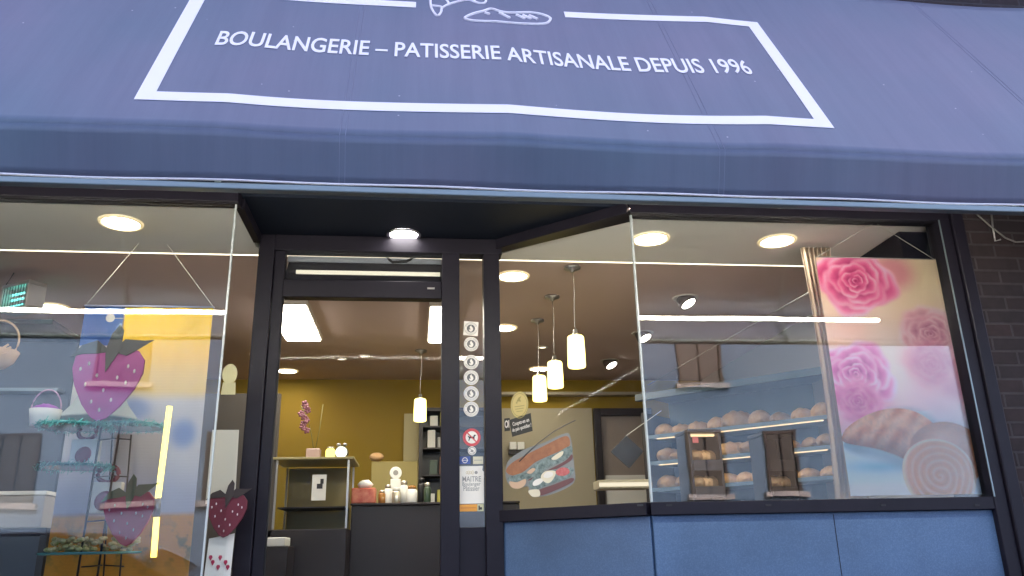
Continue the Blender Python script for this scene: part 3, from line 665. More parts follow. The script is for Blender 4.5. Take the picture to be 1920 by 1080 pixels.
# ---------------------------------------------------------------- window decals and hangings
def flat(name, pts, m, parent=None, th=(0, .002, 0), **k): mb = MB(); mb.slab(pts, th); return mb.build(name, m, parent, **k)
def poly(cx, cz, Y, fn, n=48): return [Vector((cx+fn(2*math.pi*i/n)[0], Y, cz+fn(2*math.pi*i/n)[1])) for i in range(n)]
def disc(mb, c, r, e1, e2, nrm, d0, d1, n=32, rx=1):
    mb.slab([c+e1*math.cos(2*math.pi*i/n)*r*rx+e2*math.sin(2*math.pi*i/n)*r+nrm*d0 for i in range(n)], nrm*(d1-d0))
def ringm(mb, c, r0_, r1_, e1, e2, nrm, d0, d1, n=40, rx=1):
    vs = []
    for i in range(n):
        a = 2*math.pi*i/n; q = e1*math.cos(a)*rx+e2*math.sin(a)
        for r in (r0_, r1_):
            for d in (d0, d1): vs.append(c+q*r+nrm*d)
    fs = []
    for i in range(n):
        a = i*4; e = ((i+1) % n)*4; fs += [(a+1, a+3, e+3, e+1), (a, e, e+2, a+2), (a, a+1, e+1, e), (a+2, e+2, e+3, a+3)]
    mb.add(vs, fs)
EX, EZ, EN = Vector((1, 0, 0)), Vector((0, 0, 1)), Vector((0, -1, 0))
def strawberry(px, py, hpx, Y, red, leafc, label, tilt=0, peg=None):
    c = AY(px, py, Y); s = hpx/FPX*Y*1.07
    t = thing('strawberry_cutout', label, 'decoration', c, 'strawberry cut-outs hanging in the left window')
    R_ = Matrix.Rotation(tilt, 3, 'Y'); P = lambda x, z: c+R_ @ Vector((x*s, 0, z*s))
    out = [(0, -.55), (.10, -.50), (.24, -.34), (.38, -.10), (.45, .12), (.44, .30), (.34, .42), (.16, .45), (0, .42), (-.16, .45), (-.34, .42), (-.44, .30), (-.45, .12), (-.38, -.10), (-.24, -.34), (-.10, -.50)]
    m = MB(); m.slab([P(*q) for q in out], (0, .012, 0)); m.build('berry', red, t, .002)
    m = MB()
    for lf in ([(0, .38), (-.18, .34), (-.36, .32), (-.50, .27), (-.38, .44), (-.2, .52)], [(0, .38), (.2, .34), (.32, .42), (.52, .58), (.40, .56), (.15, .56)], [(-.07, .40), (-.02, .10), (.12, .42), (.11, .68), (.05, .76), (-.03, .62)]):
        m.slab([P(*q)+Vector((0, -.004 - .002*len(m.v)/12, 0)) for q in lf], (0, .003, 0))
    m.build('leaves', leafc, t)
    for (x, z) in ((-.25, .2), (0, .22), (.25, .2), (-.12, .05), (.14, .04), (-.24, -.08), (.26, -.02), (0, -.14), (.12, -.26), (-.12, -.3), (0, -.4), (.34, .14), (-.34, .12)):
        q = P(x, z)+Vector((0, -.001, 0)); m = MB(); m.blob(q, .012*s*1.3, .002, .022*s*1.3, None, 8, 5); m.build('seed', M['seedc'], t)
    if peg:
        a = AY(*peg, Y); m = MB(); top = P(0.05, .85)
        m.tube([a, top+Vector((-.006, 0, 0))], .0012, 5); m.tube([a, top+Vector((.008, 0, 0))], .0012, 5); m.build('string', M['string'], t)
        m = MB(); m.lathe(a+Vector((0, -.004, 0)), [(.018, -.003), (.016, .002), (.006, .006), (.006, .012)], 20, Matrix.Rotation(rad(-90), 3, 'X')); m.build('suction_cup', mat('clear_rubber', (.5, .48, .4), .3), t)
    return t
M['seedc'] = mat('seed_white', (.7, .62, .62), .5)
mag = mat('magenta_card', (.30, .012, .20), .45, noise=(5, .3, (.38, .02, .22))); red = mat('red_card', (.36, .012, .06), .5, noise=(6, .3, (.45, .02, .07))); lf1 = mat('grey_green_leaf', (.035, .05, .05), .6); lf2 = mat('olive_leaf', (.10, .13, .06), .6)
strawberry(198, 712, 128, YF+.05, mag, lf1, 'large magenta strawberry with dark leaves hanging from a suction cup', rad(4), (208, 597))
strawberry(240, 967, 86, YF+.06, red, lf2, 'small red strawberry hanging low beside the plant stand', rad(-2))
strawberry(424, 962, 70, 3.62, mat('reflected_red_card', (.13, .012, .03), .6), mat('dark_leaf', (.03, .02, .02), .6), 'dull red strawberry standing in for a reflection in the narrow side pane by the door', rad(3))  # solid cut-out put in for a mirrored strawberry, colour dulled to suit
# notices on the narrow pane
kh = AY(430, 712, 3.56)
b = MB(); b.slab([Vector((kh.x+x, 3.56, kh.z+z)) for x, z in ((-.030, -.065), (.030, -.065), (.027, -.012), (-.027, -.012))], (0, .002, 0))
b.slab([Vector((kh.x+.032*math.sin(2*math.pi*i/28), 3.5575, kh.z+.025+.045*math.cos(2*math.pi*i/28))) for i in range(28)], (0, .002, 0))
tag(b.build('window_sticker', mat('cream_sticker', (.62, .55, .30), .6)), 'cream keyhole shaped sticker on the narrow pane left of the door', 'sticker')
q = [AY(398, 806, 3.70), AY(448, 806, 3.70), AY(440, 945, 3.70), AY(385, 945, 3.70)]
tag(flat('notice_sheet', q, mat('grey_sheet', (.52, .49, .42), .6)), 'tall plain pale sheet standing behind the narrow side pane', 'notice')
q = [AY(392, 1010, 3.66), AY(440, 1000, 3.66), AY(430, 1100, 3.66), AY(380, 1100, 3.66)]
pl = thing('printed_card', 'pale card with small red strawberries at the foot of the side pane', 'card', q[3]); flat('card', q, M['paper'], pl)
for k in range(6):
    c = AY(395+k*7-(k % 2)*3, 1045+(k % 3)*9, 3.655); m = MB(); m.slab([c+Vector(v) for v in ((0, 0, -.014), (.008, 0, 0), (.005, 0, .008), (-.005, 0, .008), (-.008, 0, 0))], (0, -.001, 0)); m.build('strawberry_print', red, pl)
# vertical glowing tube
t = thing('vertical_lamp', 'upright glowing yellow tube lamp in front of the banner', 'lamp', AY(300, 1045, YF+.085))
a, c = AY(318, 762, YF+.085), AY(296, 936, YF+.085); d_, e_ = AY(294, 968, YF+.085), AY(288, 1045, YF+.085)
M['vt'] = emis('yellow_tube', (1, .74, .12), .62)
b = MB(); b.tube([a, c], .011, 10); b.build('tube', M['vt'], t); b = MB(); b.tube([d_, e_], .011, 10); b.build('tube', M['vt'], t)
b = MB(); b.tube([c+Vector((0, 0, .004)), d_-Vector((0, 0, .004))], .012, 10); b.build('collar', M['steel'], t)

# ---------------------------------------------------------------- plant/gift stand in the left window
SY = 3.52
gs = thing('display_stand', 'black wire display stand with three glass plates in the left window', 'display stand', AY(200, 1080, SY))
b = MB()
def rod(p, q_, Y, Y2=None, r=.0045): b.tube([AY(*p, Y), AY(*q_, Y2 or Y)], r, 6)
rod((190, 800), (140, 1110), SY-.1); rod((225, 800), (178, 1110), SY); rod((212, 800), (192, 1110), SY+.1, None, .0035); rod((246, 815), (222, 1110), SY+.1, None, .0035)
for yy in (822, 892, 975, 1060):
    dx = (yy-800)*-.13; rod((213+dx*.5, yy), (246+dx*.4, yy+2), SY+.1, None, .003); rod((190+dx*1.1, yy+3), (225+dx, yy), SY-.1, SY, .003)
b.build('wire_frame', M['black'], gs)
M['plate'] = mat('teal_glass_plate', (.10, .34, .33), .15); M['tinsel'] = mat('teal_tinsel', (.16, .50, .46), .5)
def plate(px0, px1, py, Y, tins=True):
    a_, c_ = AY(px0, py, Y), AY(px1, py, Y); mid = (a_+c_)/2; r = (c_.x-a_.x)/2
    m = MB(); m.lathe(mid, [(r*.96, 0), (r, .004), (r, .010), (r*.9, .010)], 40); m.build('plate', M['plate'], gs)
    if tins:
        m = MB(); rnd = random.Random(int(px0))
        for i in range(420):
            a0 = rnd.uniform(0, 6.283); rr = r+rnd.gauss(0, .006); p = mid+Vector((rr*math.cos(a0), rr*math.sin(a0), rnd.gauss(.004, .006)))
            d = Vector((rnd.gauss(0, 1), rnd.gauss(0, 1), rnd.gauss(0, 1))).normalized()*.011; e = d.cross(Vector((rnd.random(), rnd.random(), 1))).normalized()*.0016
            m.add([p-d-e, p-d+e, p+d+e, p+d-e], [(0, 1, 2, 3)])
        m.build('tinsel', M['tinsel'], gs)
    return mid
m1 = plate(75, 205, 802, SY-.12); m1b = plate(185, 308, 802, SY+.02); m2 = plate(78, 205, 878, SY-.06); m3 = plate(75, 262, 1040, SY-.02, False)
def basket(c, s, col, label, hand=True):
    t = thing('gift_basket', label, 'gift basket', c); m = MB()
    m.lathe(c, [(.030*s, 0), (.036*s, .002), (.044*s, .05*s), (.040*s, .05*s), (.034*s, .006)], 22); m.build('basket', M['paper'], t)
    m = MB(); m.blob(c+Vector((0, 0, .045*s)), .038*s, .038*s, .022*s, None, 14, 8, .08, 3); m.build('filling', col, t)
    if hand:
        m = MB(); m.tube([c+Vector((.042*s*math.cos(a_), 0, .05*s+.06*s*math.sin(a_))) for a_ in [math.pi*i/14 for i in range(15)]], .003, 6); m.build('handle', M['pinkh'], t)
    return t
M['pinkh'] = mat('pink_ribbon', (.6, .35, .5), .4); vio = mat('violet_tissue', (.30, .05, .42), .5); wine = mat('wine_ribbon', (.20, .03, .07), .4)
basket(AY(76, 800, SY-.12)+Vector((.01, 0, 0)), 1.35, vio, 'white basket of violet tissue with pink handle on the upper left plate')
def giftbox(c, s, label):
    t = thing('gift_box', label, 'gift box', c); m = MB(); m.box(c.x-.045*s, c.x+.045*s, c.y-.02, c.y+.02, c.z, c.z+.09*s); m.build('box', M['paper'], t, .003)
    m = MB(); m.blob(c+Vector((0, -.022, .035*s)), .026*s, .006, .030*s, Matrix.Rotation(.5, 3, 'Y'), 14, 8); m.build('heart_print', wine, t)
    m = MB()
    for sg in (-1, 1): m.tube([c+Vector((sg*.03*s*math.sin(a_), -.01, .09*s+.03*s*(1-math.cos(a_))*.8)) for a_ in [math.pi*i/10 for i in range(11)]], [.007*s]*11, 8)
    m.build('bow', wine, t); return t
giftbox(AY(157, 873, SY-.06), 1.15, 'white gift box with wine red bow standing on the middle plate')
giftbox(AY(195, 962, SY+.02), 1.35, 'white gift box with wine red bow hanging below the middle plate')
# wrapped sweets on the lower plate (uncountable pile)
m = MB(); rnd = random.Random(4)
for i in range(90):
    p = m3+Vector((rnd.uniform(-.13, .16), rnd.uniform(-.1, .1), .012+rnd.random()*.05)); m.blob(p, .016, .011, .009, Matrix.Rotation(rnd.random()*6, 3, 'Z') @ Matrix.Rotation(rnd.random(), 3, 'X'), 7, 4)
sw = m.build('wrapped_sweets', mat('gold_green_foil', (.30, .32, .08), .3, noise=(60, .15, (.75, .62, .35)))); sw['kind'] = 'stuff'; sw['label'] = 'pile of green and gold wrapped sweets on the lowest plate'; sw['category'] = 'sweets'
# white paper cones behind the stand
c = AY(185, 790, 3.64); t = thing('paper_bell', 'white paper bell shape behind the large magenta strawberry', 'decoration', c)
m = MB(); m.lathe(c, [(.17, 0), (.155, .012), (.11, .07), (.07, .16), (.05, .24), (.0, .26)], 32); m.build('paper', mat('cream_paper', (.42, .47, .45), .6), t)

# insect lamp, high left
p = AY(40, 560, 4.3); t = thing('insect_lamp', 'box shaped insect lamp with cyan tubes high in the left window', 'insect lamp', p)
Rz = Matrix.Translation(p) @ Matrix.Rotation(rad(-32), 4, 'Z')
m = MB(); m.box(-.10, .12, -.05, .05, .055, .075, Rz); m.box(-.10, .12, -.05, .05, -.075, -.060, Rz); m.box(-.10, -.085, -.05, .05, -.06, .055, Rz); m.box(.105, .12, -.05, .05, -.06, .055, Rz); m.build('housing', M['steel'], t, .003)
m = MB()
for k in range(9): m.tube([Rz @ Vector((-.075+k*.022, -.048, -.06)), Rz @ Vector((-.075+k*.022, -.048, .055))], .002, 5)
m.build('grille', M['black'], t)
for z in (-.035, .0, .03):
    m = MB(); m.tube([Rz @ Vector((-.08, 0, z)), Rz @ Vector((.10, 0, z))], .006, 8); m.build('tube', emis('cyan_tube', (.15, .9, .75), .5) if 'cy' not in M else M['cy'], t); M['cy'] = bpy.data.materials['cyan_tube']
m = MB(); m.tube([p+Vector((-.09, 0, .07)), p+Vector((-.06, 0, .14)), p+Vector((-.07, 0, .22)), p+Vector((-.13, 0, .28)), (p.x-.16, p.y, ZC)], .003, 6); m.build('cable', M['black'], t)

# slate partition behind the left window
p = AY(145, 642, 4.9)
t = thing('partition', 'slate blue partition board behind the left window display', 'partition', (p.x-.6, 4.9, .14)); sl_ = mat('slate_laminate', (.045, .065, .10), .4, noise=(1.5, .3, (.06, .085, .125)))
m = MB(); m.box(-3.45, p.x, 4.90, 4.96, .14, p.z); m.build('board', sl_, t, .004)
m = MB(); m.box(p.x+.001, p.x+.30, 5.0, 5.05, .14, p.z-.03); m.build('side_board', mat('dark_slate', (.02, .025, .035), .4), t, .004)
m = MB(); m.box(-3.45, p.x+.02, 4.5, 4.97, p.z+.001, p.z+.03); m.build('canopy', M['black'], t, .003)
m = MB(); m.box(p.x+.3, -.86, 5.2, 5.24, .14, p.z-.25); m.build('side_board', mat('grey_brown_board', (.07, .06, .05), .6), t)
m = MB(); m.box(-3.2, AY(118, 745, 4.88).x, 4.80, 4.895, AY(60, 738, 4.88).z, AY(60, 732, 4.88).z); m.build('shelf', M['alu'], t)
c0_, c1_ = AY(-60, 930, 4.2), AY(76, 990, 4.2); t = thing('storage_box', 'pale grey storage box low at the left picture edge', 'box', (c0_.x, 4.2, c1_.z)); m = MB(); m.box(c0_.x, c1_.x, 4.2, 4.4, c1_.z, c0_.z); m.build('body', mat('box_grey', (.40, .38, .36), .6), t, .006); m = MB(); m.box(c0_.x-.005, c1_.x+.006, 4.195, 4.405, c0_.z+.001, c0_.z+.02); m.build('lid', M['paper'], t, .003)
t = thing('black_shelf_unit', 'black shelf carrying the pale storage box at the left picture edge', 'shelf', (c0_.x, 4.3, .14)); m = MB(); m.box(c0_.x-.1, c1_.x+.05, 4.15, 4.5, c1_.z-.03, c1_.z-.001); m.build('shelf', M['black'], t, .003); m = MB(); m.box(c1_.x+.02, c1_.x+.05, 4.16, 4.49, .14, c1_.z-.031); m.build('side_panel', M['black'], t)
# basket rim ring at the very left
c = AY(-6, 640, 4.0); t = thing('wicker_basket', 'round handled basket cut off by the left picture edge', 'basket', c)
m = MB(); m.tube([c+Vector((.10*math.cos(a_), 0, .105*math.sin(a_)+.0)) for a_ in [2*math.pi*i/32 for i in range(32)]], .005, 8, closed=True); m.build('handle', mat('cane', (.55, .38, .25), .5), t)
m = MB(); m.lathe(c+Vector((0, 0, -.10)), [(.05, -.03), (.085, .0), (.105, .05), (.10, .055)], 26); m.build('bowl', bpy.data.materials['cane'], t)
for k in range(6):
    a_ = -1.2+k*.35; m = MB(); m.tube([c+Vector((0, -.07, -.1)), c+Vector((.10*math.cos(a_), -.06, -.05+.04*math.sin(a_)))], .005, 6); m.build('rib', bpy.data.materials['cane'], t)
# framed board on the left
q = [AY(65, 505, 5.6), AY(195, 528, 5.6), AY(165, 700, 5.6), AY(35, 700, 5.6)]; t = thing('wall_board', 'brown framed panel high on the wall above the dark cabinet', 'board', q[3])
flat('frame', q, mat('brown_frame', (.085, .062, .058), .5), t, (0, .03, 0)); q2 = [AY(88, 522, 5.59), AY(173, 537, 5.59), AY(150, 695, 5.59), AY(62, 695, 5.59)]; flat('panel', q2, mat('taupe_panel', (.20, .165, .15), .6), t, (0, .008, 0))

# ---------------------------------------------------------------- stickers on the side light
YS = YD+.0045; e1, e2 = EX, EZ
M['stk'] = mat('sticker_white', (.80, .76, .68), .5); M['stkd'] = mat('sticker_grey', (.13, .13, .13), .5)
def flame_sticker(px, py, label, square=False):
    c = AY(px, py, YS); t = thing('round_sticker', label, 'sticker', c, 'flame emblem stickers in the side light')
    if square:
        R_ = Matrix.Rotation(rad(4), 3, 'Y'); m = MB(); m.slab([c+R_ @ Vector((x*.036, 0, z*.036)) for x, z in ((-1, -1), (1, -1), (1, 1), (-1, 1))], (0, .001, 0)); m.build('backing', M['stk'], t)
    else:
        m = MB(); disc(m, c, .036, e1, e2, EN, -.001, 0, 36); m.build('backing', M['stk'], t)
    m = MB(); disc(m, c, .0205, e1, e2, EN, .0003, .0007, 28); m.build('disc', M['stkd'], t)
    m = MB(); ringm(m, c, .0305, .0320, e1, e2, EN, .0003, .0007, 36)
    for k in range(26):
        a_ = 2*math.pi*k/26
        if k % 13 in (0, 12, 1): continue
        rr_ = c+e1*math.cos(a_)*.0262+e2*math.sin(a_)*.0262; dv = e1*math.cos(a_)+e2*math.sin(a_); tv = e1*-math.sin(a_)+e2*math.cos(a_)
        m.slab([rr_+dv*x*.0022+tv*z*.0014+EN*.0003 for x, z in ((-1, -1), (1, -1), (1, 1), (-1, 1))], EN*.0004)
    m.build('rim_lettering', M['stkg'], t)
    m = MB(); fl = [(-.002, -.017), (.006, -.014), (.011, -.005), (.009, .004), (.003, .010), (.002, .017), (-.005, .010), (-.006, .003), (-.003, -.002), (-.004, -.008), (-.010, -.003), (-.010, -.010)]
    m.slab([c+e1*x+e2*z+EN*.0009 for x, z in fl], EN*.0004); m.build('flame', M['stk'], t); return t
M['stkg'] = mat('sticker_print_grey', (.28, .27, .25), .5)
flame_sticker(883, 616, 'square flame sticker, topmost of the row in the narrow side light', True)
for (y_, l_) in ((645, 'second flame sticker from the top, right under the square one'), (679, 'third flame sticker from the top, crossed by the bright line'), (708, 'fourth flame sticker from the top, just below the bright line'), (738, 'fifth flame sticker from the top, last but one'), (767, 'lowest flame sticker, next above the no dogs sign')):
    flame_sticker(883.5, y_, l_)
c = AY(884.5, 820, YS); t = thing('no_dogs_sign', 'red ringed round sign with a crossed out dog in the side light', 'sign', c)
m = MB(); disc(m, c, .041, e1, e2, EN, -.001, 0, 40); m.build('backing', M['stk'], t)
m = MB(); ringm(m, c, .029, .042, e1, e2, EN, .0003, .0008)
m.slab([c+e1*x+e2*z+EN*.0011 for x, z in ((-.023, .019), (-.019, .023), (.023, -.019), (.019, -.023))], EN*.0004); m.build('red_ring', mat('sign_red', (.55, .05, .06), .4), t)
m = MB(); m.slab([c+e1*x+e2*z+EN*.0004 for x, z in ((-.018, .004), (-.017, .009), (-.012, .004), (.008, .004), (.010, .011), (.016, .013), (.021, .009), (.015, .006), (.013, -.002), (.015, -.016), (.011, -.016), (.008, -.005), (-.008, -.005), (-.012, -.016), (-.016, -.016), (-.013, -.003))], EN*.0004); m.build('dog', M['ink'], t)
c = AY(885, 845, YS); t = thing('small_round_sticker', 'small round grey sticker under the no dogs sign', 'sticker', c)
m = MB(); disc(m, c, .020, e1, e2, EN, -.001, 0); m.build('backing', M['stk'], t); m = MB(); ringm(m, c, .014, .017, e1, e2, EN, .0003, .0007, 30)
m.slab([c+e1*x+e2*z+EN*.0009 for x, z in ((-.011, .009), (-.009, .011), (.011, -.009), (.009, -.011))], EN*.0004); m.slab([c+e1*x+e2*z+EN*.0004 for x, z in ((-.008, -.006), (.004, -.008), (.008, .002), (-.004, .006))], EN*.0003); m.build('symbol', M['stkg'], t)
c0_, c1_ = AY(861.5, 856, YS), AY(882, 870, YS); t = thing('blue_sticker', 'blue sticker with pale ring emblem above the white plate', 'sticker', (c0_.x, YS, c1_.z))
m = MB(); m.box(c0_.x, c1_.x, YS, YS+.001, c1_.z, c0_.z); m.build('backing', mat('sticker_blue', (.03, .07, .28), .4), t); cc = Vector(((c0_.x+c1_.x)/2, YS, (c0_.z+c1_.z)/2))
m = MB(); ringm(m, cc, .010, .013, e1, e2, EN, .0003, .0006, 24); m.slab([cc+e1*x+e2*z+EN*.0004 for x, z in ((-.015, -.0012), (.015, -.0012), (.015, .0012), (-.015, .0012))], EN*.0003); m.build('emblem', M['stk'], t)
c0_, c1_ = AY(887, 856, YS), AY(906, 870, YS); t = thing('cream_sticker', 'small cream sticker with a dark bar above the white plate', 'sticker', (c0_.x, YS, c1_.z))
m = MB(); m.box(c0_.x, c1_.x, YS, YS+.001, c1_.z, c0_.z); m.build('backing', mat('sticker_cream', (.62, .58, .42), .5), t)
m = MB(); m.box(c0_.x+.004, c1_.x-.006, YS-.0007, YS-.0003, (c0_.z+c1_.z)/2-.001, (c0_.z+c1_.z)/2+.002); m.build('print', M['stkg'], t)
c0_, c1_ = AY(861, 874, YS), AY(907.5, 944, YS); t = thing('name_plate', 'white plate reading MAITRE Boulanger in the side light', 'sign', (c0_.x, YS, c1_.z))
m = MB(); m.slab([Vector((c0_.x, YS, c1_.z)), Vector((c1_.x, YS, c1_.z)), Vector((c1_.x, YS, c0_.z-.028)), Vector((c1_.x-.006, YS, c0_.z-.018)), Vector((c1_.x-.004, YS, c0_.z)), Vector((c0_.x, YS, c0_.z))], (0, .001, 0)); m.build('backing', M['stk'], t)
def ptext(body, x0, x1, z0, z1, Y, material, parent, name='lettering', off=0):
    return put_text(body, lambda u, v, l: Vector((x0+(x1-x0)*u, Y-.0004-.0005*l, z0+(z1-z0)*v)), name, material, parent, offset=off)
def zz(py): return AY(884, py, YS).z
def xx(px): return AY(px, 910, YS).x
ptext('MAITRE', xx(867), xx(902), zz(903), zz(893), YS, M['stkg'], t, off=.01)
ptext('Boulanger', xx(867), xx(901), zz(913), zz(904), YS, M['stkg'], t, off=.01)
ptext('P\u00e2tissier', xx(869), xx(899), zz(920.5), zz(911), YS, M['stkg'], t, off=.01)
m = MB(); q = Vector((xx(882), YS, zz(886)))
for k in range(4): m.tube([q+Vector((-.016+k*.009+.004*math.cos(a_), -.0006, .006*math.sin(a_)*(1+.4*(k % 2)))) for a_ in [2*math.pi*i/12 for i in range(12)]], .0007, 5, closed=True)
m.build('gold_script', mat('gold_print', (.45, .33, .06), .4), t); m = MB(); disc(m, q+Vector((.027, 0, .0)), .0075, e1, e2, EN, .0003, .0008, 20); m.build('crest', M['stkg'], t)
c0_, c1_ = AY(861, 946, YS), AY(907, 958.5, YS); t = thing('orange_sticker', 'orange strip sticker with a pale square end below the white plate', 'sticker', (c0_.x, YS, c1_.z))
m = MB(); m.box(c0_.x, c1_.x-.030, YS, YS+.001, c1_.z, c0_.z); m.build('strip', mat('sticker_orange', (.75, .33, .04), .4), t)
m = MB(); m.box(c1_.x-.029, c1_.x, YS, YS+.001, c1_.z, c0_.z); m.build('square_end', mat('sticker_yellow', (.60, .58, .35), .4), t)
m = MB(); m.box(c0_.x+.006, c1_.x-.036, YS-.0007, YS-.0003, (c0_.z+c1_.z)/2-.0012, (c0_.z+c1_.z)/2+.0012); m.build('print', mat('print_red', (.45, .12, .03), .5), t)
m = MB(); m.box(c1_.x-.024, c1_.x-.018, YS-.0007, YS-.0003, c1_.z+.005, c0_.z-.006); m.box(c1_.x-.0175, c1_.x-.008, YS-.0007, YS-.0003, c1_.z+.007, c1_.z+.018); m.build('print', M['ink'], t)

# ---------------------------------------------------------------- decals on the angled pane
def QP(px, py, off=.004): return AP(px, py, A+nAB*off, nAB)
ax1 = -dAB                                   # runs to the right along the pane
def onp(c, x, z, off=0): return c+ax1*x+EZ*z+nAB*off
c = QP(974, 759); t = thing('oval_emblem', 'pale gold oval emblem sticker on the angled pane', 'sticker', c)
m = MB(); disc(m, c, .063, ax1, EZ, nAB, -.001, 0, 44, .80); m.build('backing', mat('gold_cream', (.62, .50, .20), .5), t)
m = MB(); ringm(m, c, .052, .055, ax1, EZ, nAB, .0003, .0008, 44, .80); ringm(m, c, .0605, .0635, ax1, EZ, nAB, .0003, .0008, 44, .80)
m.slab([onp(c, x, z, .0004) for x, z in ((-.016, .018), (-.004, .034), (.012, .040), (.004, .026), (.010, .014))], nAB*.0004)
m.slab([onp(c, x, z, .0004) for x, z in ((-.022, .010), (-.010, .020), (-.012, .006))], nAB*.0004); m.build('emblem', mat('gold_print_dark', (.36, .30, .10), .5), t)
def ptxt(body, c, x0, x1, z0, z1, material, parent, tilt=0, off=0):
    ct, st_ = math.cos(tilt), math.sin(tilt)
    def fn(u, v, l):
        x = x0+(x1-x0)*u; z = z0+(z1-z0)*v; return onp(c, x*ct-z*st_, x*st_+z*ct, .0004+.0005*l)
    return put_text(body, fn, 'lettering', material, parent, offset=off)
for k, wv in enumerate((.028, .024, .018)):
    m = MB(); z = -.008-k*.012; m.slab([onp(c, x, z_, .0004) for x, z_ in ((-wv, z), (wv, z), (wv, z+.003), (-wv, z+.003))], nAB*.0004); m.build('print_line', bpy.data.materials['gold_print_dark'], t)
c = QP(977, 797); t = thing('dark_sign', 'small tilted dark sign with white script under the oval emblem', 'sign', c)
tl = rad(8); ct, st_ = math.cos(tl), math.sin(tl)
m = MB(); m.slab([onp(c, x*ct-z*st_, x*st_+z*ct, -.0008) for x, z in ((-.058, -.042), (.058, -.042), (.062, .042), (-.062, .040))], nAB*.001); m.build('board', mat('sign_dark', (.035, .035, .03), .5), t)
ptxt('Coupez-en un', c, -.046, .048, .000, .024, M['stk'], t, tl, .01); ptxt('de pain quotidien !', c, -.052, .056, -.026, -.003, M['stk'], t, tl, .01)
c = QP(951, 796); t = thing('small_card', 'white letter card half hidden by the post at the angled pane', 'card', c); m = MB(); m.slab([onp(c, x, z, -.0026) for x, z in ((-.018, -.03), (.014, -.03), (.014, .03), (-.018, .03))], nAB*.001); m.build('board', bpy.data.materials['sign_dark'], t)
ptxt('OI', c, -.014, .012, -.016, .020, M['stk'], t, 0, .03).location += Vector((0, 0, 0))
# sandwich decal
t = thing('sandwich_decal', 'large sandwich picture stuck on the angled pane', 'decal', QP(1010, 870))
def dec(name, pix, m_, off, smooth_=4):
    P = [Vector((x, y, 0)) for x, y in pix]; n = len(P); out = []
    for i in range(n):
        p0, p1, p2, p3 = P[(i-1) % n], P[i], P[(i+1) % n], P[(i+2) % n]
        for k in range(smooth_):
            u = k/smooth_; out.append(.5*((2*p1)+(-p0+p2)*u+(2*p0-5*p1+4*p2-p3)*u*u+(-p0+3*p1-3*p2+p3)*u**3))
    mb = MB(); mb.slab([QP(q.x, q.y, .004+off) for q in out], nAB*.0008); return mb.build(name, m_, t)
cr = mat('crust_brown', (.26, .10, .055), .5, noise=(30, .25, (.42, .19, .09))); cr2 = mat('crust_pale', (.62, .42, .28), .5); grn = mat('lettuce', (.05, .085, .08), .5, noise=(60, .2, (.30, .38, .36))); ham = mat('ham_pink', (.45, .22, .20), .5); chs = mat('cheese', (.75, .68, .50), .5); tom = mat('tomato_red', (.42, .06, .07), .5, noise=(70, .2, (.6, .2, .18))); msh = mat('meat_dark', (.16, .07, .07), .5)
dec('outline', [(948, 885), (955, 862), (985, 842), (1020, 830), (1062, 812), (1071, 826), (1074, 850), (1077, 876), (1076, 905), (1040, 925), (1005, 932), (992, 925), (990, 912), (968, 916), (952, 905)], mat('decal_white', (.24, .25, .24), .5), 0)
dec('upper_bread', [(949, 884), (960, 868), (988, 852), (1020, 836), (1058, 818), (1068, 824), (1066, 838), (1040, 850), (1005, 866), (985, 882), (965, 892)], cr, .001)
dec('lettuce', [(952, 896), (985, 884), (1010, 866), (1042, 850), (1070, 836), (1072, 850), (1058, 864), (1030, 876), (1005, 892), (985, 900), (965, 905)], grn, .0012)
dec('lower_bread', [(955, 903), (970, 904), (985, 898), (985, 908), (974, 916), (960, 914)], cr2, .0022)
dec('lower_bread', [(990, 900), (1030, 880), (1060, 864), (1072, 852), (1072, 862), (1050, 876), (1010, 896)], msh, .0020)
dec('lettuce', [(992, 905), (1010, 888), (1040, 880), (1070, 876), (1075, 886), (1060, 898), (1030, 908), (1005, 918), (994, 914)], grn, .0024)
dec('lower_bread', [(1008, 926), (1012, 918), (1040, 908), (1072, 896), (1073, 904), (1040, 920), (1015, 929)], msh, .0028)
dec('bread_crumb', [(991, 920), (1010, 918), (1012, 930), (998, 931)], chs, .0030)
dec('cheese', [(1014, 896), (1022, 884), (1042, 884), (1036, 900), (1026, 906)], chs, .0032)
dec('egg_slice', [(999, 906), (1004, 900), (1014, 897), (1018, 902), (1010, 909), (1001, 911)], M['stk'], .0038)
dec('egg_slice', [(1020, 890), (1026, 885), (1036, 886), (1036, 892), (1028, 896), (1020, 895)], M['stk'], .0040)
dec('tomato', [(1042, 884), (1052, 877), (1064, 878), (1068, 886), (1058, 892), (1046, 891)], tom, .0036)
dec('cheese', [(1034, 860), (1046, 850), (1056, 846), (1054, 854), (1042, 862)], chs, .0030)
dec('ham', [(988, 886), (998, 878), (1004, 880), (996, 888)], bpy.data.materials['crust_pale'], .0034)
mb = MB(); mb.tube([QP(x, y, .0075) for x, y in ((974, 865), (990, 848), (1010, 830), (1040, 808), (1060, 797), (1079, 788))], .0022, 6); mb.build('outline_stroke', M['stkd'], t)

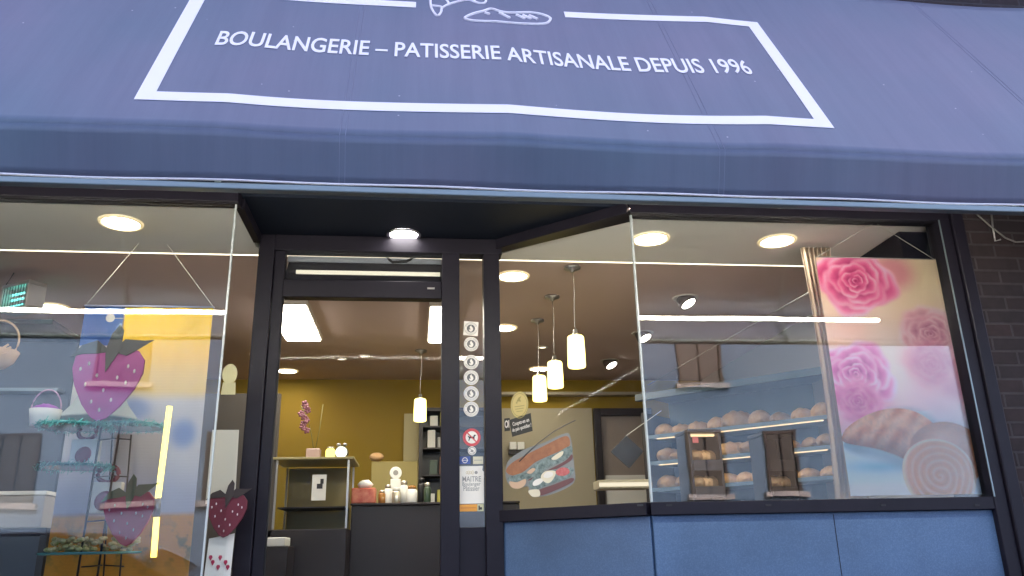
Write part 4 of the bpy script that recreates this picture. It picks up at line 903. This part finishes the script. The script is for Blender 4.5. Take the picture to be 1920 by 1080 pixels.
# ---------------------------------------------------------------- interior, right part
def bx(name, p0, p1, Y, th, m_, parent=None, bev=0):    # box whose front face spans two photographed corners at depth Y
    a_, c_ = AY(*p0, Y), AY(*p1, Y); mb = MB(); mb.box(min(a_.x, c_.x), max(a_.x, c_.x), Y, Y+th, min(a_.z, c_.z), max(a_.z, c_.z)); return mb.build(name, m_, parent, bev)
t = thing('back_door', 'dark framed doorway in the back wall behind the right window', 'door', (1.82, 7.0, .13))
b = MB(); b.box(1.580, 1.64, 7.0, 7.06, .135, EYE+1.185); b.box(2.05, 2.11, 7.0, 7.06, .135, EYE+1.185); b.box(1.641, 2.049, 7.0, 7.06, EYE+1.12, EYE+1.185); b.build('frame', M['dark'], t, .004)
b = MB(); b.box(1.642, 2.048, 7.045, 7.06, .135, EYE+1.118); b.build('leaf', mat('door_leaf', (.30, .25, .22), .5), t)
b = MB(); b.box(1.66, 2.03, 7.035, 7.044, EYE+.1, EYE+.60); b.build('panel', M['paper'], t)
b = MB(); b.box(.65, 2.6, 6.96, 7.06, EYE+1.30, EYE+1.325); tag(b.build('wall_ledge', M['beige']), 'thin pale ledge high on the mustard back wall', 'ledge')
# switch boxes
for k, px in enumerate((962, 977)):
    c = AY(px, 835, 6.99); t = thing('wall_socket', ('left' if k == 0 else 'right')+' one of two white wall boxes behind the sandwich decal', 'socket', c, 'white wall boxes')
    b = MB(); b.box(c.x-.03, c.x+.03, 6.99, 7.05, c.z-.035, c.z+.03); b.build('box', M['paper'], t, .004); b = MB(); b.box(c.x-.036, c.x+.036, 7.0, 7.05, c.z-.075, c.z-.04); b.build('bracket', M['dark'], t)
# black hanging card
c = AY(1178, 848, 4.4); t = thing('black_card', 'black square card hanging by its corner near the glass corner', 'card', c)
q = [AY(1145, 847, 4.4), AY(1174, 817, 4.4), AY(1207, 846, 4.4), AY(1180, 878, 4.4)]; flat('card', q, M['black'], t, (0, .006, 0))
b = MB(); b.tube([q[1], AY(1212, 790, 4.4), AY(1240, 770, 4.4)], .002, 5); b.build('string', M['string'], t)
# thin rod across the ceiling of the right window
b = MB(); b.tube([AY(1215, 722, 5.2), AY(1530, 540, 3.75)], .0022, 6); tag(b.build('tension_wire', M['steel']), 'thin slanting steel wire crossing the right window behind the glass', 'wire')
# bread rack
P1 = Vector((2.50, 4.62, 0)); P2 = Vector((1.62, 5.52, 0)); dr = (P2-P1).normalized(); nr = Vector((-dr.y, dr.x, 0)); nr = nr if nr.y > 0 else -nr
LR = (P2-P1).length; rows = [EYE+.405, EYE+.585, EYE+.765]
rk = thing('bread_rack', 'long shelved bread rack running diagonally behind the right window', 'shelf', ((P1+P2)/2))
def rb(name, s0_, s1_, n0, n1, z0, z1, m_, par, bev=0):
    mb = MB(); q_ = [P1+dr*s+nr*n for s, n in ((s0_, n0), (s1_, n0), (s1_, n1), (s0_, n1))]; mb.slab([(v.x, v.y, z0) for v in q_], (0, 0, z1-z0)); return mb.build(name, m_, par, bev)
M['shelf'] = mat('shelf_reflect_blue', (.12, .19, .26), .35)  # blue put into the shelves for the reflection on the window
for z in rows: rb('shelf', 0, LR, 0, .34, z-.045, z-.025, M['shelf'], rk, .002)
rb('back_panel', 0, LR, .35, .37, .14, EYE+1.05, mat('rack_reflect_blue', (.04, .09, .14), .5), rk)  # back panel coloured blue for the same reflection
rb('side_panel', -.03, -.002, .0, .37, .14, zh-.05 if 'zh' in globals() else EYE+1.0, M['dark'], rk); rb('side_panel', LR+.002, LR+.03, -.02, .37, .14, EYE+.9, M['dark'], rk)
rb('price_rail', 0, LR, -.012, -.002, rows[0]-.05, rows[0]-.026, M['shelf'], rk); rb('price_rail', 0, LR, -.012, -.002, rows[1]-.05, rows[1]-.026, M['shelf'], rk); rb('price_rail', 0, LR, -.012, -.002, rows[2]-.05, rows[2]-.026, M['shelf'], rk)
zh = AY(1545, 690, 4.62).z; rb('header', -.12, LR+.05, -.05, .0, zh-.045, zh, mat('teal_header', (.02, .06, .09), .3), rk)
rb('canopy', 0, LR, .02, .36, zh-.02, zh-.005, M['shelf'], rk)
for z in (rows[1], rows[2]): rb('shelf_lamp', .05, LR-.05, .04, .05, z-.052, z-.046, M['shl'] if 'shl' in M else emis('shelf_glow', (1, .70, .38), .22), rk); M['shl'] = bpy.data.materials['shelf_glow']
crust = mat('bread_crust', (.50, .25, .09), .6, noise=(18, .25, (.72, .50, .28)), bump=(60, .5))
n_ = crust.node_tree; b_ = n_.nodes['Principled BSDF']; oi = n_.nodes.new('ShaderNodeObjectInfo'); mr = n_.nodes.new('ShaderNodeMapRange'); mr.inputs[3].default_value = .55; mr.inputs[4].default_value = 1.35
hs = n_.nodes.new('ShaderNodeHueSaturation'); lk = b_.inputs['Base Color'].links[0].from_socket; n_.links.new(oi.outputs['Random'], mr.inputs[0]); n_.links.new(mr.outputs[0], hs.inputs['Value']); n_.links.new(lk, hs.inputs['Color']); n_.links.new(hs.outputs[0], b_.inputs['Base Color'])
def loaf(seed, long_):
    mb = MB(); rnd = random.Random(seed); R_ = Matrix.Rotation(math.atan2(nr.y, nr.x), 3, 'Z')
    L_ = .15 if long_ else .105; wv = .056 if long_ else .074
    n, m_ = 18, 12; vs = []
    for i in range(m_+1):
        u = -1+2*i/m_; rr = math.sqrt(max(0, 1-abs(u)**2.6)); x = u*L_
        for k in range(n):
            a_ = 2*math.pi*k/n; sl = 1+.10*math.sin(u*14)*max(0, math.sin(a_)); z = math.sin(a_)*rr*wv*.8*sl; z = max(z, -.028)
            vs.append(R_ @ Vector((x, math.cos(a_)*rr*wv, z+.028)))
    mb.add(vs, [(i*n+k, i*n+(k+1) % n, (i+1)*n+(k+1) % n, (i+1)*n+k) for i in range(m_) for k in range(n)], True); return mb
protos = []
for r_i, z in enumerate(rows):
    s = .07
    k = 0
    while s < LR-.05:
        ln = (r_i == 1); pos = P1+dr*s+nr*(.15+.01*math.sin(k*3)); key = (ln, k % 3)
        src = next((p_[1] for p_ in protos if p_[0] == key), None)
        lab = ['golden bread roll in the bottom row of the bread rack', 'long golden loaf in the middle row of the bread rack', 'pale golden bread roll in the top row of the bread rack'][r_i]
        if src is None:
            o = loaf(k+3, ln).build('bread_loaf', crust); protos.append((key, o))
        else: o = src.copy(); C.objects.link(o)
        o.location = (pos.x, pos.y, z-.0249); o.rotation_euler = (0, 0, random.uniform(-.5, .5)); sc_ = random.uniform(.82, 1.15); o.scale = (sc_*random.uniform(.9, 1.1), sc_, sc_*random.uniform(.85, 1.2))
        tag(o, lab, 'bread', ['bread rolls on the bottom shelf', 'loaves on the middle shelf', 'bread rolls on the top shelf'][r_i]); s += (.140 if not ln else .120)*random.uniform(.95, 1.1); k += 1
# two dark boxes put in for house windows mirrored in the glass
def refl_box(px0, px1, py0, py1, Y, label, lit):
    a_, c_ = AY(px0, py0, Y), AY(px1, py1, Y); t = thing('refl_window_box', label, 'dark box', ((a_.x+c_.x)/2, Y, .14), 'dark boxes standing in for mirrored windows'); x0, x1, z1 = a_.x, c_.x, a_.z
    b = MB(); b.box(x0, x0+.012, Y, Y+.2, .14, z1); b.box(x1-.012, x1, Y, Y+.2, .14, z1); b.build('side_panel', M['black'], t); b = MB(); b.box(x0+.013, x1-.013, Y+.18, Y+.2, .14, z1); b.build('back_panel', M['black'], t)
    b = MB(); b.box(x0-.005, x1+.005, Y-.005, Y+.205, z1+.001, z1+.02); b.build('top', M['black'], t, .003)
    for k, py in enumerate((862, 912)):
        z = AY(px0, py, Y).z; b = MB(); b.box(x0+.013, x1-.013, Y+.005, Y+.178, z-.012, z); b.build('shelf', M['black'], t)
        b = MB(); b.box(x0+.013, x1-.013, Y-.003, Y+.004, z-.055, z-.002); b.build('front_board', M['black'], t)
        if lit or k == 1:
            for j in range(3):
                q = protos[(j+k) % 3][1].copy(); C.objects.link(q); q.location = (x0+.05+(x1-x0-.10)*j/2, Y+.09, z+.001); q.scale = (.62,)*3; q.rotation_euler = (0, 0, .8+j)
                q['label'] = 'golden roll inside the %s dark mirrored-window box on its %s shelf' % ('left' if lit else 'right', ('upper', 'lower')[k]); q['group'] = 'rolls in the dark mirrored-window boxes'
    if lit:
        b = MB(); b.box(x0+.02, x1-.02, Y+.03, Y+.05, z1-.012, z1-.002); b.build('lamp', M['shl'], t)
        b = MB(); b.box(x0+.02, x0+.05, Y-.003, Y-.0005, z1-.05, z1-.02); b.build('price_tag', mat('tag_red', (.5, .10, .10), .5), t)
refl_box(1290, 1362, 812, 930, 3.98, 'left dark box for a mirrored window, with golden rolls, left of the pleated curtain', True)
refl_box(1432, 1500, 816, 930, 3.98, 'right dark box for a mirrored window, nearer the flower poster', False)
c0_, c1_ = AY(1095, 893, 4.3), AY(1222, 915, 4.3); t = thing('glow_band_ledge', 'pale ledge with an added glowing band low in the right window beside the sandwich picture', 'ledge', (c0_.x, 4.3, c1_.z)); b = MB(); b.box(c0_.x+.08, c1_.x, 4.3, 4.45, c1_.z, c0_.z-.02); b.build('board', M['beige'], t, .004)
b = MB(); b.box(c0_.x+.08, c1_.x, 4.285, 4.298, c1_.z+.01, c1_.z+.03); b.build('lamp', emis('ledge_glow', (1, .88, .66), .14), t)  # glowing strip added for a bright band, no known lamp
# curtain of pleated fabric left of the poster
mb = MB(); a_, c_ = AY(1545, 715, 3.62), AY(1612, 922, 3.62); nn = 60; vs = []
x0_, x1_ = a_.x-.02, c_.x+.04
for j in range(13):
    for i in range(nn+1):
        u = i/nn; v = j/12; ww = 1-.25*math.sin(v*math.pi); vs.append(Vector((x0_+(x1_-x0_)*(.5+(u-.5)*ww), 3.62+.016*math.sin(u*44+v)*(.6+.4*v), ZC-.02+(EYE+.19-ZC+.02)*v)))
mb.add(vs, [(j*(nn+1)+i, j*(nn+1)+i+1, (j+1)*(nn+1)+i+1, (j+1)*(nn+1)+i) for j in range(12) for i in range(nn)], True)
o = mb.build('curtain', mat('curtain_cloth', (.42, .33, .25), .8)); sm = o.modifiers.new('s', 'SOLIDIFY'); sm.thickness = .002; tag(o, 'narrow pleated beige curtain hanging just left of the flower poster', 'curtain')
# dark corner box at top right of the right window
b = MB(); p0 = AY(1688, 450, 3.42); b.box(p0.x, 2.60, 3.42, 3.9, p0.z-.13, ZC-.003); tag(b.build('corner_box', M['frame'], None, .003), 'dark box in the top right corner of the right window', 'box')

# ---------------------------------------------------------------- interior, seen through the door
t = thing('sales_counter', 'dark wooden sales counter behind the door glass', 'counter', (-.2, 5.4, .13))
b = MB(); b.box(-1.0, -.41, 5.2, 5.7, .14, EYE+.144); b.box(-.409, .7, 5.5, 6.0, .14, EYE+.292); b.build('body', M['dark'], t, .005)
b = MB(); b.box(-.415, .7, 5.48, 6.02, EYE+.293, EYE+.308); b.build('top', M['dark'], t, .004)
t = thing('glass_cabinet', 'glass display cabinet standing on the counter with a small notice', 'display cabinet', (-.65, 5.6, EYE+.15))
x0, x1, ya, yb, z0, z1 = -.86, -.41, 5.22, 5.66, EYE+.146, EYE+.56
gm = mat('smoked_panel', (.26, .19, .05), .3)
for (u0, u1, v0, v1) in ((x0, x1, ya, ya+.006), (x0, x0+.006, ya, yb), (x1-.006, x1, ya, yb)):
    b = MB(); b.box(u0+.004, u1-.004, v0+.007, v1+.001, z0, z1); b.build('glass_side', M['soft'], t)
b = MB(); b.box(x0+.02, x1-.02, yb-.02, yb-.01, z0, z1-.01); b.build('back_panel', gm, t)
for (u, v) in ((x0, ya), (x1-.012, ya), (x0, yb), (x1-.012, yb)):
    b = MB(); b.box(u, u+.012, v-.004, v+.010, z0, z1); b.build('post', M['steel'], t)
b = MB(); b.box(x0-.03, x1+.03, ya-.03, yb+.03, z1+.001, z1+.016); b.build('top', mat('cabinet_top', (.30, .26, .12), .3), t, .003)
b = MB(); b.box(x0+.02, x1-.02, ya+.03, yb-.03, EYE+.27, EYE+.278); b.build('shelf', M['dark'], t)
c0_, c1_ = AY(586, 890, 5.21), AY(610, 938, 5.21); b = MB(); b.box(c0_.x, c1_.x, 5.212, 5.2155, c1_.z, c0_.z); b.build('notice', M['paper'], t)
b = MB(); b.box(c0_.x+.03, c0_.x+.065, 5.2095, 5.2115, c1_.z+.07, c1_.z+.10); b.box(c0_.x+.05, c0_.x+.07, 5.2095, 5.2115, c1_.z+.10, c1_.z+.13); b.build('notice_print', M['ink'], t)
b = MB(); b.box(-.33, .02, 6.3, 6.34, EYE+.30, EYE+.66); tag(b.build('counter_screen', mat('taupe_screen', (.30, .24, .07), .5), None, .004), 'plain taupe upright panel right of the glass cabinet', 'panel')
# orchid
c = Vector((-.66, 5.42, z1+.017)); t = thing('orchid', 'pink orchid in a pale square pot on top of the glass cabinet', 'potted plant', c)
b = MB(); b.slab([c+Vector(v) for v in ((-.045, -.04, 0), (.045, -.04, 0), (.045, .04, 0), (-.045, .04, 0))], (0, 0, .075)); b.build('pot', mat('mauve_pot', (.34, .24, .22), .4), t, .006)
b = MB(); b.tube([c+Vector((0, 0, .07)), c+Vector((-.02, 0, .17)), c+Vector((-.05, 0, .28)), c+Vector((-.10, -.01, .36))], .0025, 6); b.tube([c+Vector((.01, 0, .07)), c+Vector((.03, 0, .2)), c+Vector((.045, 0, .37))], .002, 6); b.build('stem', mat('stem_green', (.12, .12, .03), .5), t)
pet = mat('orchid_petal', (.16, .05, .07), .5); rnd = random.Random(2)
for k in range(9):
    q_ = c+Vector((-.09+.035*(k % 3)*.6+rnd.uniform(-.02, .02), -.02, .37-.022*k)); b = MB()
    for j in range(5):
        a_ = j*1.2566+k; b.blob(q_+Vector((math.cos(a_)*.012, rnd.uniform(-.004, .004), math.sin(a_)*.012)), .012, .003, .009, Matrix.Rotation(-a_, 3, 'Y'), 8, 5)
    b.build('flower', pet, t)
# clock and round loaf on cabinet
c = Vector((-.475, 5.36, z1+.06)); t = thing('alarm_clock', 'round white faced alarm clock on top of the glass cabinet', 'clock', c)
Rx = Matrix.Rotation(rad(90), 3, 'X')
b = MB(); b.lathe(c, [(.040, -.02), (.044, -.015), (.044, .02), (.040, .022)], 28, Rx); b.build('case', M['black'], t)
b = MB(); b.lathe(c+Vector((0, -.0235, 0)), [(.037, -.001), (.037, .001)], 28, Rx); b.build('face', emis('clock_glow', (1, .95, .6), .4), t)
b = MB(); b.box(c.x-.0015, c.x+.0015, c.y-.0275, c.y-.0255, c.z, c.z+.022); b.box(c.x, c.x+.016, c.y-.0275, c.y-.0255, c.z-.0015, c.z+.0015); b.build('hands', M['ink'], t)
for sg in (-1, 1):
    b = MB(); b.blob(c+Vector((sg*.02, 0, .052)), .014, .012, .010, None, 10, 6); b.build('bell', M['steel'], t); b = MB(); b.tube([c+Vector((sg*.02, 0, -.036)), c+Vector((sg*.028, 0, -.042))], .004, 6); b.build('foot', M['black'], t)
c = Vector((-.60, 5.30, z1+.018)); t = thing('lemon_jar', 'glowing yellow glass jar beside the alarm clock', 'jar', c+Vector((.06, 0, 0))); c = c+Vector((.06, 0, 0))
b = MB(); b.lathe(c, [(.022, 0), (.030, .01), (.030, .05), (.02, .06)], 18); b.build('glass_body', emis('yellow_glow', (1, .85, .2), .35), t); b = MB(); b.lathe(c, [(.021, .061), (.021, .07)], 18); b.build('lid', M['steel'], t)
c = AY(706, 857, 6.32); mb = MB(); mb.blob(c, .055, .05, .033, None, 20, 12, .03, 5); tag(mb.build('round_loaf', crust), 'small round loaf lying on the taupe panel', 'bread')
# clutter on the counter
zt_ = EYE+.309
c = AY(683, 944, 5.56); t = thing('gift_hamper', 'red wrapped gift hamper on the counter beside the glass cabinet', 'gift hamper', (c.x, 5.6, zt_))
rw_ = mat('red_wrap', (.42, .05, .03), .35, noise=(25, .2, (.62, .22, .12)))
b = MB(); b.box(c.x-.085, c.x+.075, 5.53, 5.66, zt_, zt_+.10); b.build('box', rw_, t, .008); b = MB(); b.blob((c.x, 5.59, zt_+.125), .05, .04, .03, None, 12, 8, .15, 2); b.build('bow', M['paper'], t)
sil = mat('silver_foil', (.72, .68, .55), .2, metal=.7); amb = mat('amber_glass', (.35, .16, .04), .1); dkg = mat('dark_green', (.04, .07, .04), .3)
def jar(px, Y, h, r, m1, m2, label):
    c = AY(px, 940, Y); c = Vector((c.x, Y, zt_)); t = thing('glass_jar', label, 'jar', c, 'jars and bottles on the counter')
    b = MB(); b.lathe(c, [(r*.9, 0), (r, .006), (r, h*.72), (r*.75, h*.82)], 20); b.build('glass_body', m1, t); b = MB(); b.lathe(c, [(r*.78, h*.825), (r*.78, h), (r*.6, h+.004)], 20); b.build('lid', m2, t); return t
jar(716, 5.60, .085, .024, amb, sil, 'short amber jar right beside the red hamper')
jar(727, 5.72, .13, .026, M['paper'], sil, 'white jar with silver lid, second right of the red hamper')
jar(743, 5.60, .10, .03, sil, M['paper'], 'wide silver tin in the middle of the counter')
jar(757, 5.66, .15, .028, M['paper'], sil, 'tall white jar on the counter below the pendant lamp')
jar(772, 5.58, .11, .036, M['paper'], amb, 'stout white jar with amber lid on the counter')
jar(790, 5.70, .17, .026, M['black'], M['black'], 'tall black bottle at the right end of the counter')
jar(801, 5.60, .13, .024, dkg, sil, 'dark green bottle next to the tall black one')
jar(736, 5.80, .19, .022, sil, sil, 'slim silver bottle at the back of the counter')
c = Vector((AY(742, 888, 5.76).x, 5.76, zt_+.215)); t = thing('round_clock', 'white round clock on a stand above the counter jars', 'clock', Vector((c.x, c.y, zt_)))
b = MB(); b.lathe(c, [(.038, -.012), (.042, -.008), (.042, .01), (.038, .014)], 26, Rx); b.build('case', M['paper'], t); b = MB(); b.lathe(c+Vector((0, -.0155, 0)), [(.016, -.001), (.018, .001)], 20, Rx); b.build('dial', M['stkg'], t)
b = MB(); b.box(c.x-.035, c.x+.035, 5.74, 5.79, zt_, c.z-.041); b.build('stand', M['paper'], t, .004)
# tall shelving behind
t = thing('tall_shelf', 'dark tall shelf unit with goods at the right of the door glass', 'shelf', (.3, 6.8, .14))
b = MB(); b.box(.03, .06, 6.75, 7.05, .14, EYE+1.12); b.build('side_panel', M['dark'], t); b = MB(); b.box(.60, .63, 6.75, 7.05, .14, EYE+1.12); b.build('side_panel', M['dark'], t)
b = MB(); b.box(.03, .63, 6.75, 7.05, EYE+1.121, EYE+1.15); b.build('top', M['dark'], t); b = MB(); b.box(.061, .599, 7.02, 7.05, .14, EYE+1.12); b.build('back_panel', M['black'], t)
zs = [EYE+.36, EYE+.60, EYE+.82, EYE+1.0]
for z in zs: b = MB(); b.box(.061, .599, 6.77, 7.018, z-.012, z); b.build('shelf', M['dark'], t)
b = MB(); b.box(-.10, .029, 7.0, 7.06, .14, EYE+1.14); tag(b.build('door_casing', mat('cream_casing', (.55, .47, .24), .6)), 'cream vertical casing on the mustard wall beside the tall shelf', 'trim')
k = 0
colz = [M['paper'], mat('label_yellow', (.55, .50, .10), .5), dkg, mat('terracotta', (.38, .14, .06), .6), M['paper'], mat('tin_grey', (.35, .35, .33), .4)]
desc = ['white', 'yellow', 'dark green', 'terracotta', 'cream', 'grey']; rowd = ['lowest', 'second', 'third', 'top']
for zi, z in enumerate(zs):
    for j in range(3):
        x = .10+j*.085+.02*(zi % 2); h = .09+.03*((j+zi) % 3); m_ = colz[(j+zi*2) % 6]
        mb = MB(); mb.box(x, x+.065, 6.80, 6.88, z+.001, z+h); o = mb.build('goods_box', m_, None, .004)
        tag(o, '%s goods box, %s from the left on the %s shelf of the tall shelf' % (desc[(j+zi*2) % 6], ['first', 'second', 'third'][j], rowd[zi]), 'box', 'goods on the tall shelf')
# small lit box near the left post of the door
c0_, c1_ = AY(501, 1008, 4.9), AY(524, 1024, 4.9); b = MB(); b.box(c0_.x, c1_.x+.03, 4.9, 5.1, c1_.z, c0_.z); tag(b.build('napkin_box', M['paper'], None, .005), 'small cream box at the lower left of the door glass', 'box')
t = thing('side_cabinet', 'low dark cabinet under the cream box by the door post', 'cabinet', (c0_.x, 5, .14)); b = MB(); b.box(c0_.x-.3, c1_.x+.05, 4.88, 5.15, .14, c1_.z-.001); b.build('body', M['dark'], t, .004)

# ---------------------------------------------------------------- cable on the brick pier
ca = thing('wall_cable', 'loose grey cable drooping along the brick under the awning end', 'cable', AY(1870, 440, YF-.05))
b = MB(); b.tube([AY(x, y, YF-.04) for x, y in ((1815, 388), (1835, 405), (1858, 425), (1885, 446), (1905, 454), (1925, 453), (1950, 445))], .004, 8); b.build('cable', mat('cable_grey', (.16, .15, .14), .5), ca)
b = MB(); b.tube([AY(x, y, YF-.035) for x, y in ((1858, 392), (1862, 430), (1866, 452), (1876, 449))], .004, 6); b.build('hook', M['steel'], ca)
b = MB(); q_ = AY(1858, 392, YF-.04); b.box(q_.x-.012, q_.x+.012, YF-.05, YF-.02, q_.z-.012, q_.z+.006); b.build('bracket', M['steel'], ca)

# ================================================================ ACROSS THE STREET (seen mirrored in the glass)
def mir(px, py, D=16.0): p = AY(px, py, D); return Vector((p.x, 6.6-D, p.z))
hb = thing('house', 'white rendered house across the street mirrored in the shop windows', 'house', (3, -9.6, 0))
YH = 6.6-16.0
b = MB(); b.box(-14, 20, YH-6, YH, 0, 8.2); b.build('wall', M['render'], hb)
b = MB(); b.slab([(-14.3, YH+.35, 8.2), (-14.3, YH-3, 10.4), (-14.3, YH-6.3, 8.2)], (34.6, 0, 0)); b.build('roof', M['roof'], hb)
def hwin(x0, x1, z0, z1):
    m = MB()
    fr = .06
    m.box(x0-fr, x1+fr, YH+.002, YH+.06, z1, z1+fr); m.box(x0-fr, x0, YH+.002, YH+.06, z0, z1); m.box(x1, x1+fr, YH+.002, YH+.06, z0, z1); m.box((x0+x1)/2-.02, (x0+x1)/2+.02, YH+.02, YH+.05, z0, z1)
    f = m.build('window', M['dark'], hb); m = MB(); m.box(x0, x1, YH+.003, YH+.018, z0, z1); m.build('pane', M['darkpane'], f)
    m = MB(); m.box(x0-.15, x1+.15, YH+.002, YH+.12, z0-.10, z0); m.build('sill', M['stone'], f)
a_, c_ = mir(1270, 640), mir(1340, 722); ux0, ux1, uz0 = a_.x, c_.x+.15, c_.z
for k in (-6, -5, -4, -3, -2, -1, 0, 4): hwin(ux0+k*2.9, ux1+k*2.9, uz0, uz0+1.5)
a_, c_ = mir(1290, 812), mir(1361, 925); d_, e_ = mir(1430, 815), mir(1500, 925)
for k in (-5, -4, -3, -2, -1, 0):
    hwin(a_.x+k*3.7, c_.x+k*3.7, c_.z, a_.z); hwin(d_.x+k*3.7+.05, e_.x+k*3.7, c_.z, a_.z)

# parked car behind the photographer, mirrored low in the left window
cx, cy = -4.1, -2.45
car = thing('parked_car', 'dark blue parked car mirrored at the foot of the left shop window', 'car', (cx, cy, 0))
cp_ = mat('car_paint', (.02, .035, .07), .25, coat=1); cg_ = mat('car_glass', (.015, .02, .025), .05); tyr = mat('tyre_rubber', (.015, .015, .015), .8)
prof = [(-2.1, .35), (-2.15, .62), (-2.0, .86), (-1.25, .96), (-.62, 1.38), (-.2, 1.46), (.75, 1.45), (1.35, 1.28), (1.95, .98), (2.12, .80), (2.1, .35)]
m = MB(); N = len(prof); vs = []
for yy, wf in ((-.86, 0), (-.84, .0), (.84, .0), (.86, 0)):
    for x, z in prof:
        inn = .14*max(0, (z-.95)/.5); sg = -1 if yy < 0 else 1; vs.append((cx+x, cy+yy-sg*inn, z))
for j in range(3):
    for i in range(N): m_a = j*N+i; m.f.append([m_a, j*N+(i+1) % N, (j+1)*N+(i+1) % N, (j+1)*N+i]); m.sm.append(False)
m.v = vs; m.f += [list(range(N)), list(range(3*N, 4*N))[::-1]]; m.sm += [False, False]; m.build('body', cp_, car, .03)
for sg in (-1, 1):
    def sp(x, z): return Vector((cx+x, cy+sg*(.862-.14*max(0, (z-.95)/.5)), z))
    for q in ([(-1.05, .98), (-.55, 1.34), (-.18, 1.40), (.12, 1.41), (.12, .99)], [(.18, .99), (.18, 1.41), (.72, 1.40), (1.22, 1.25), (1.5, 1.02)]):
        m = MB(); m.slab([sp(*k) for k in q], (0, sg*.006, 0)); m.build('side_window', cg_, car)
    for x in (-.1, .95): m = MB(); m.slab([sp(x, .86), sp(x+.16, .86), sp(x+.16, .89), sp(x, .89)], (0, sg*.02, 0)); m.build('door_handle', M['chrome'], car)
    for x in (-1.35, 1.35):
        m = MB(); m.lathe((cx+x, cy+sg*.76, .32), [(.20, -.11), (.30, -.11), (.325, -.07), (.325, .07), (.30, .11), (.20, .11)], 28, Rx); wh = m.build('wheel', tyr, car)
        m = MB(); m.lathe((cx+x, cy+sg*.76, .32), [(.05, -.115), (.195, -.105), (.195, .105), (.05, .115)], 20, Rx); m.build('rim', M['chrome'], wh)
    m = MB(); m.blob((cx-2.06, cy+sg*.62, .70), .07, .17, .08, None, 14, 8); m.build('headlight', M['chrome'], car)
    m = MB(); m.blob((cx+2.07, cy+sg*.66, .82), .05, .14, .08, None, 14, 8); m.build('tail_light', red, car)
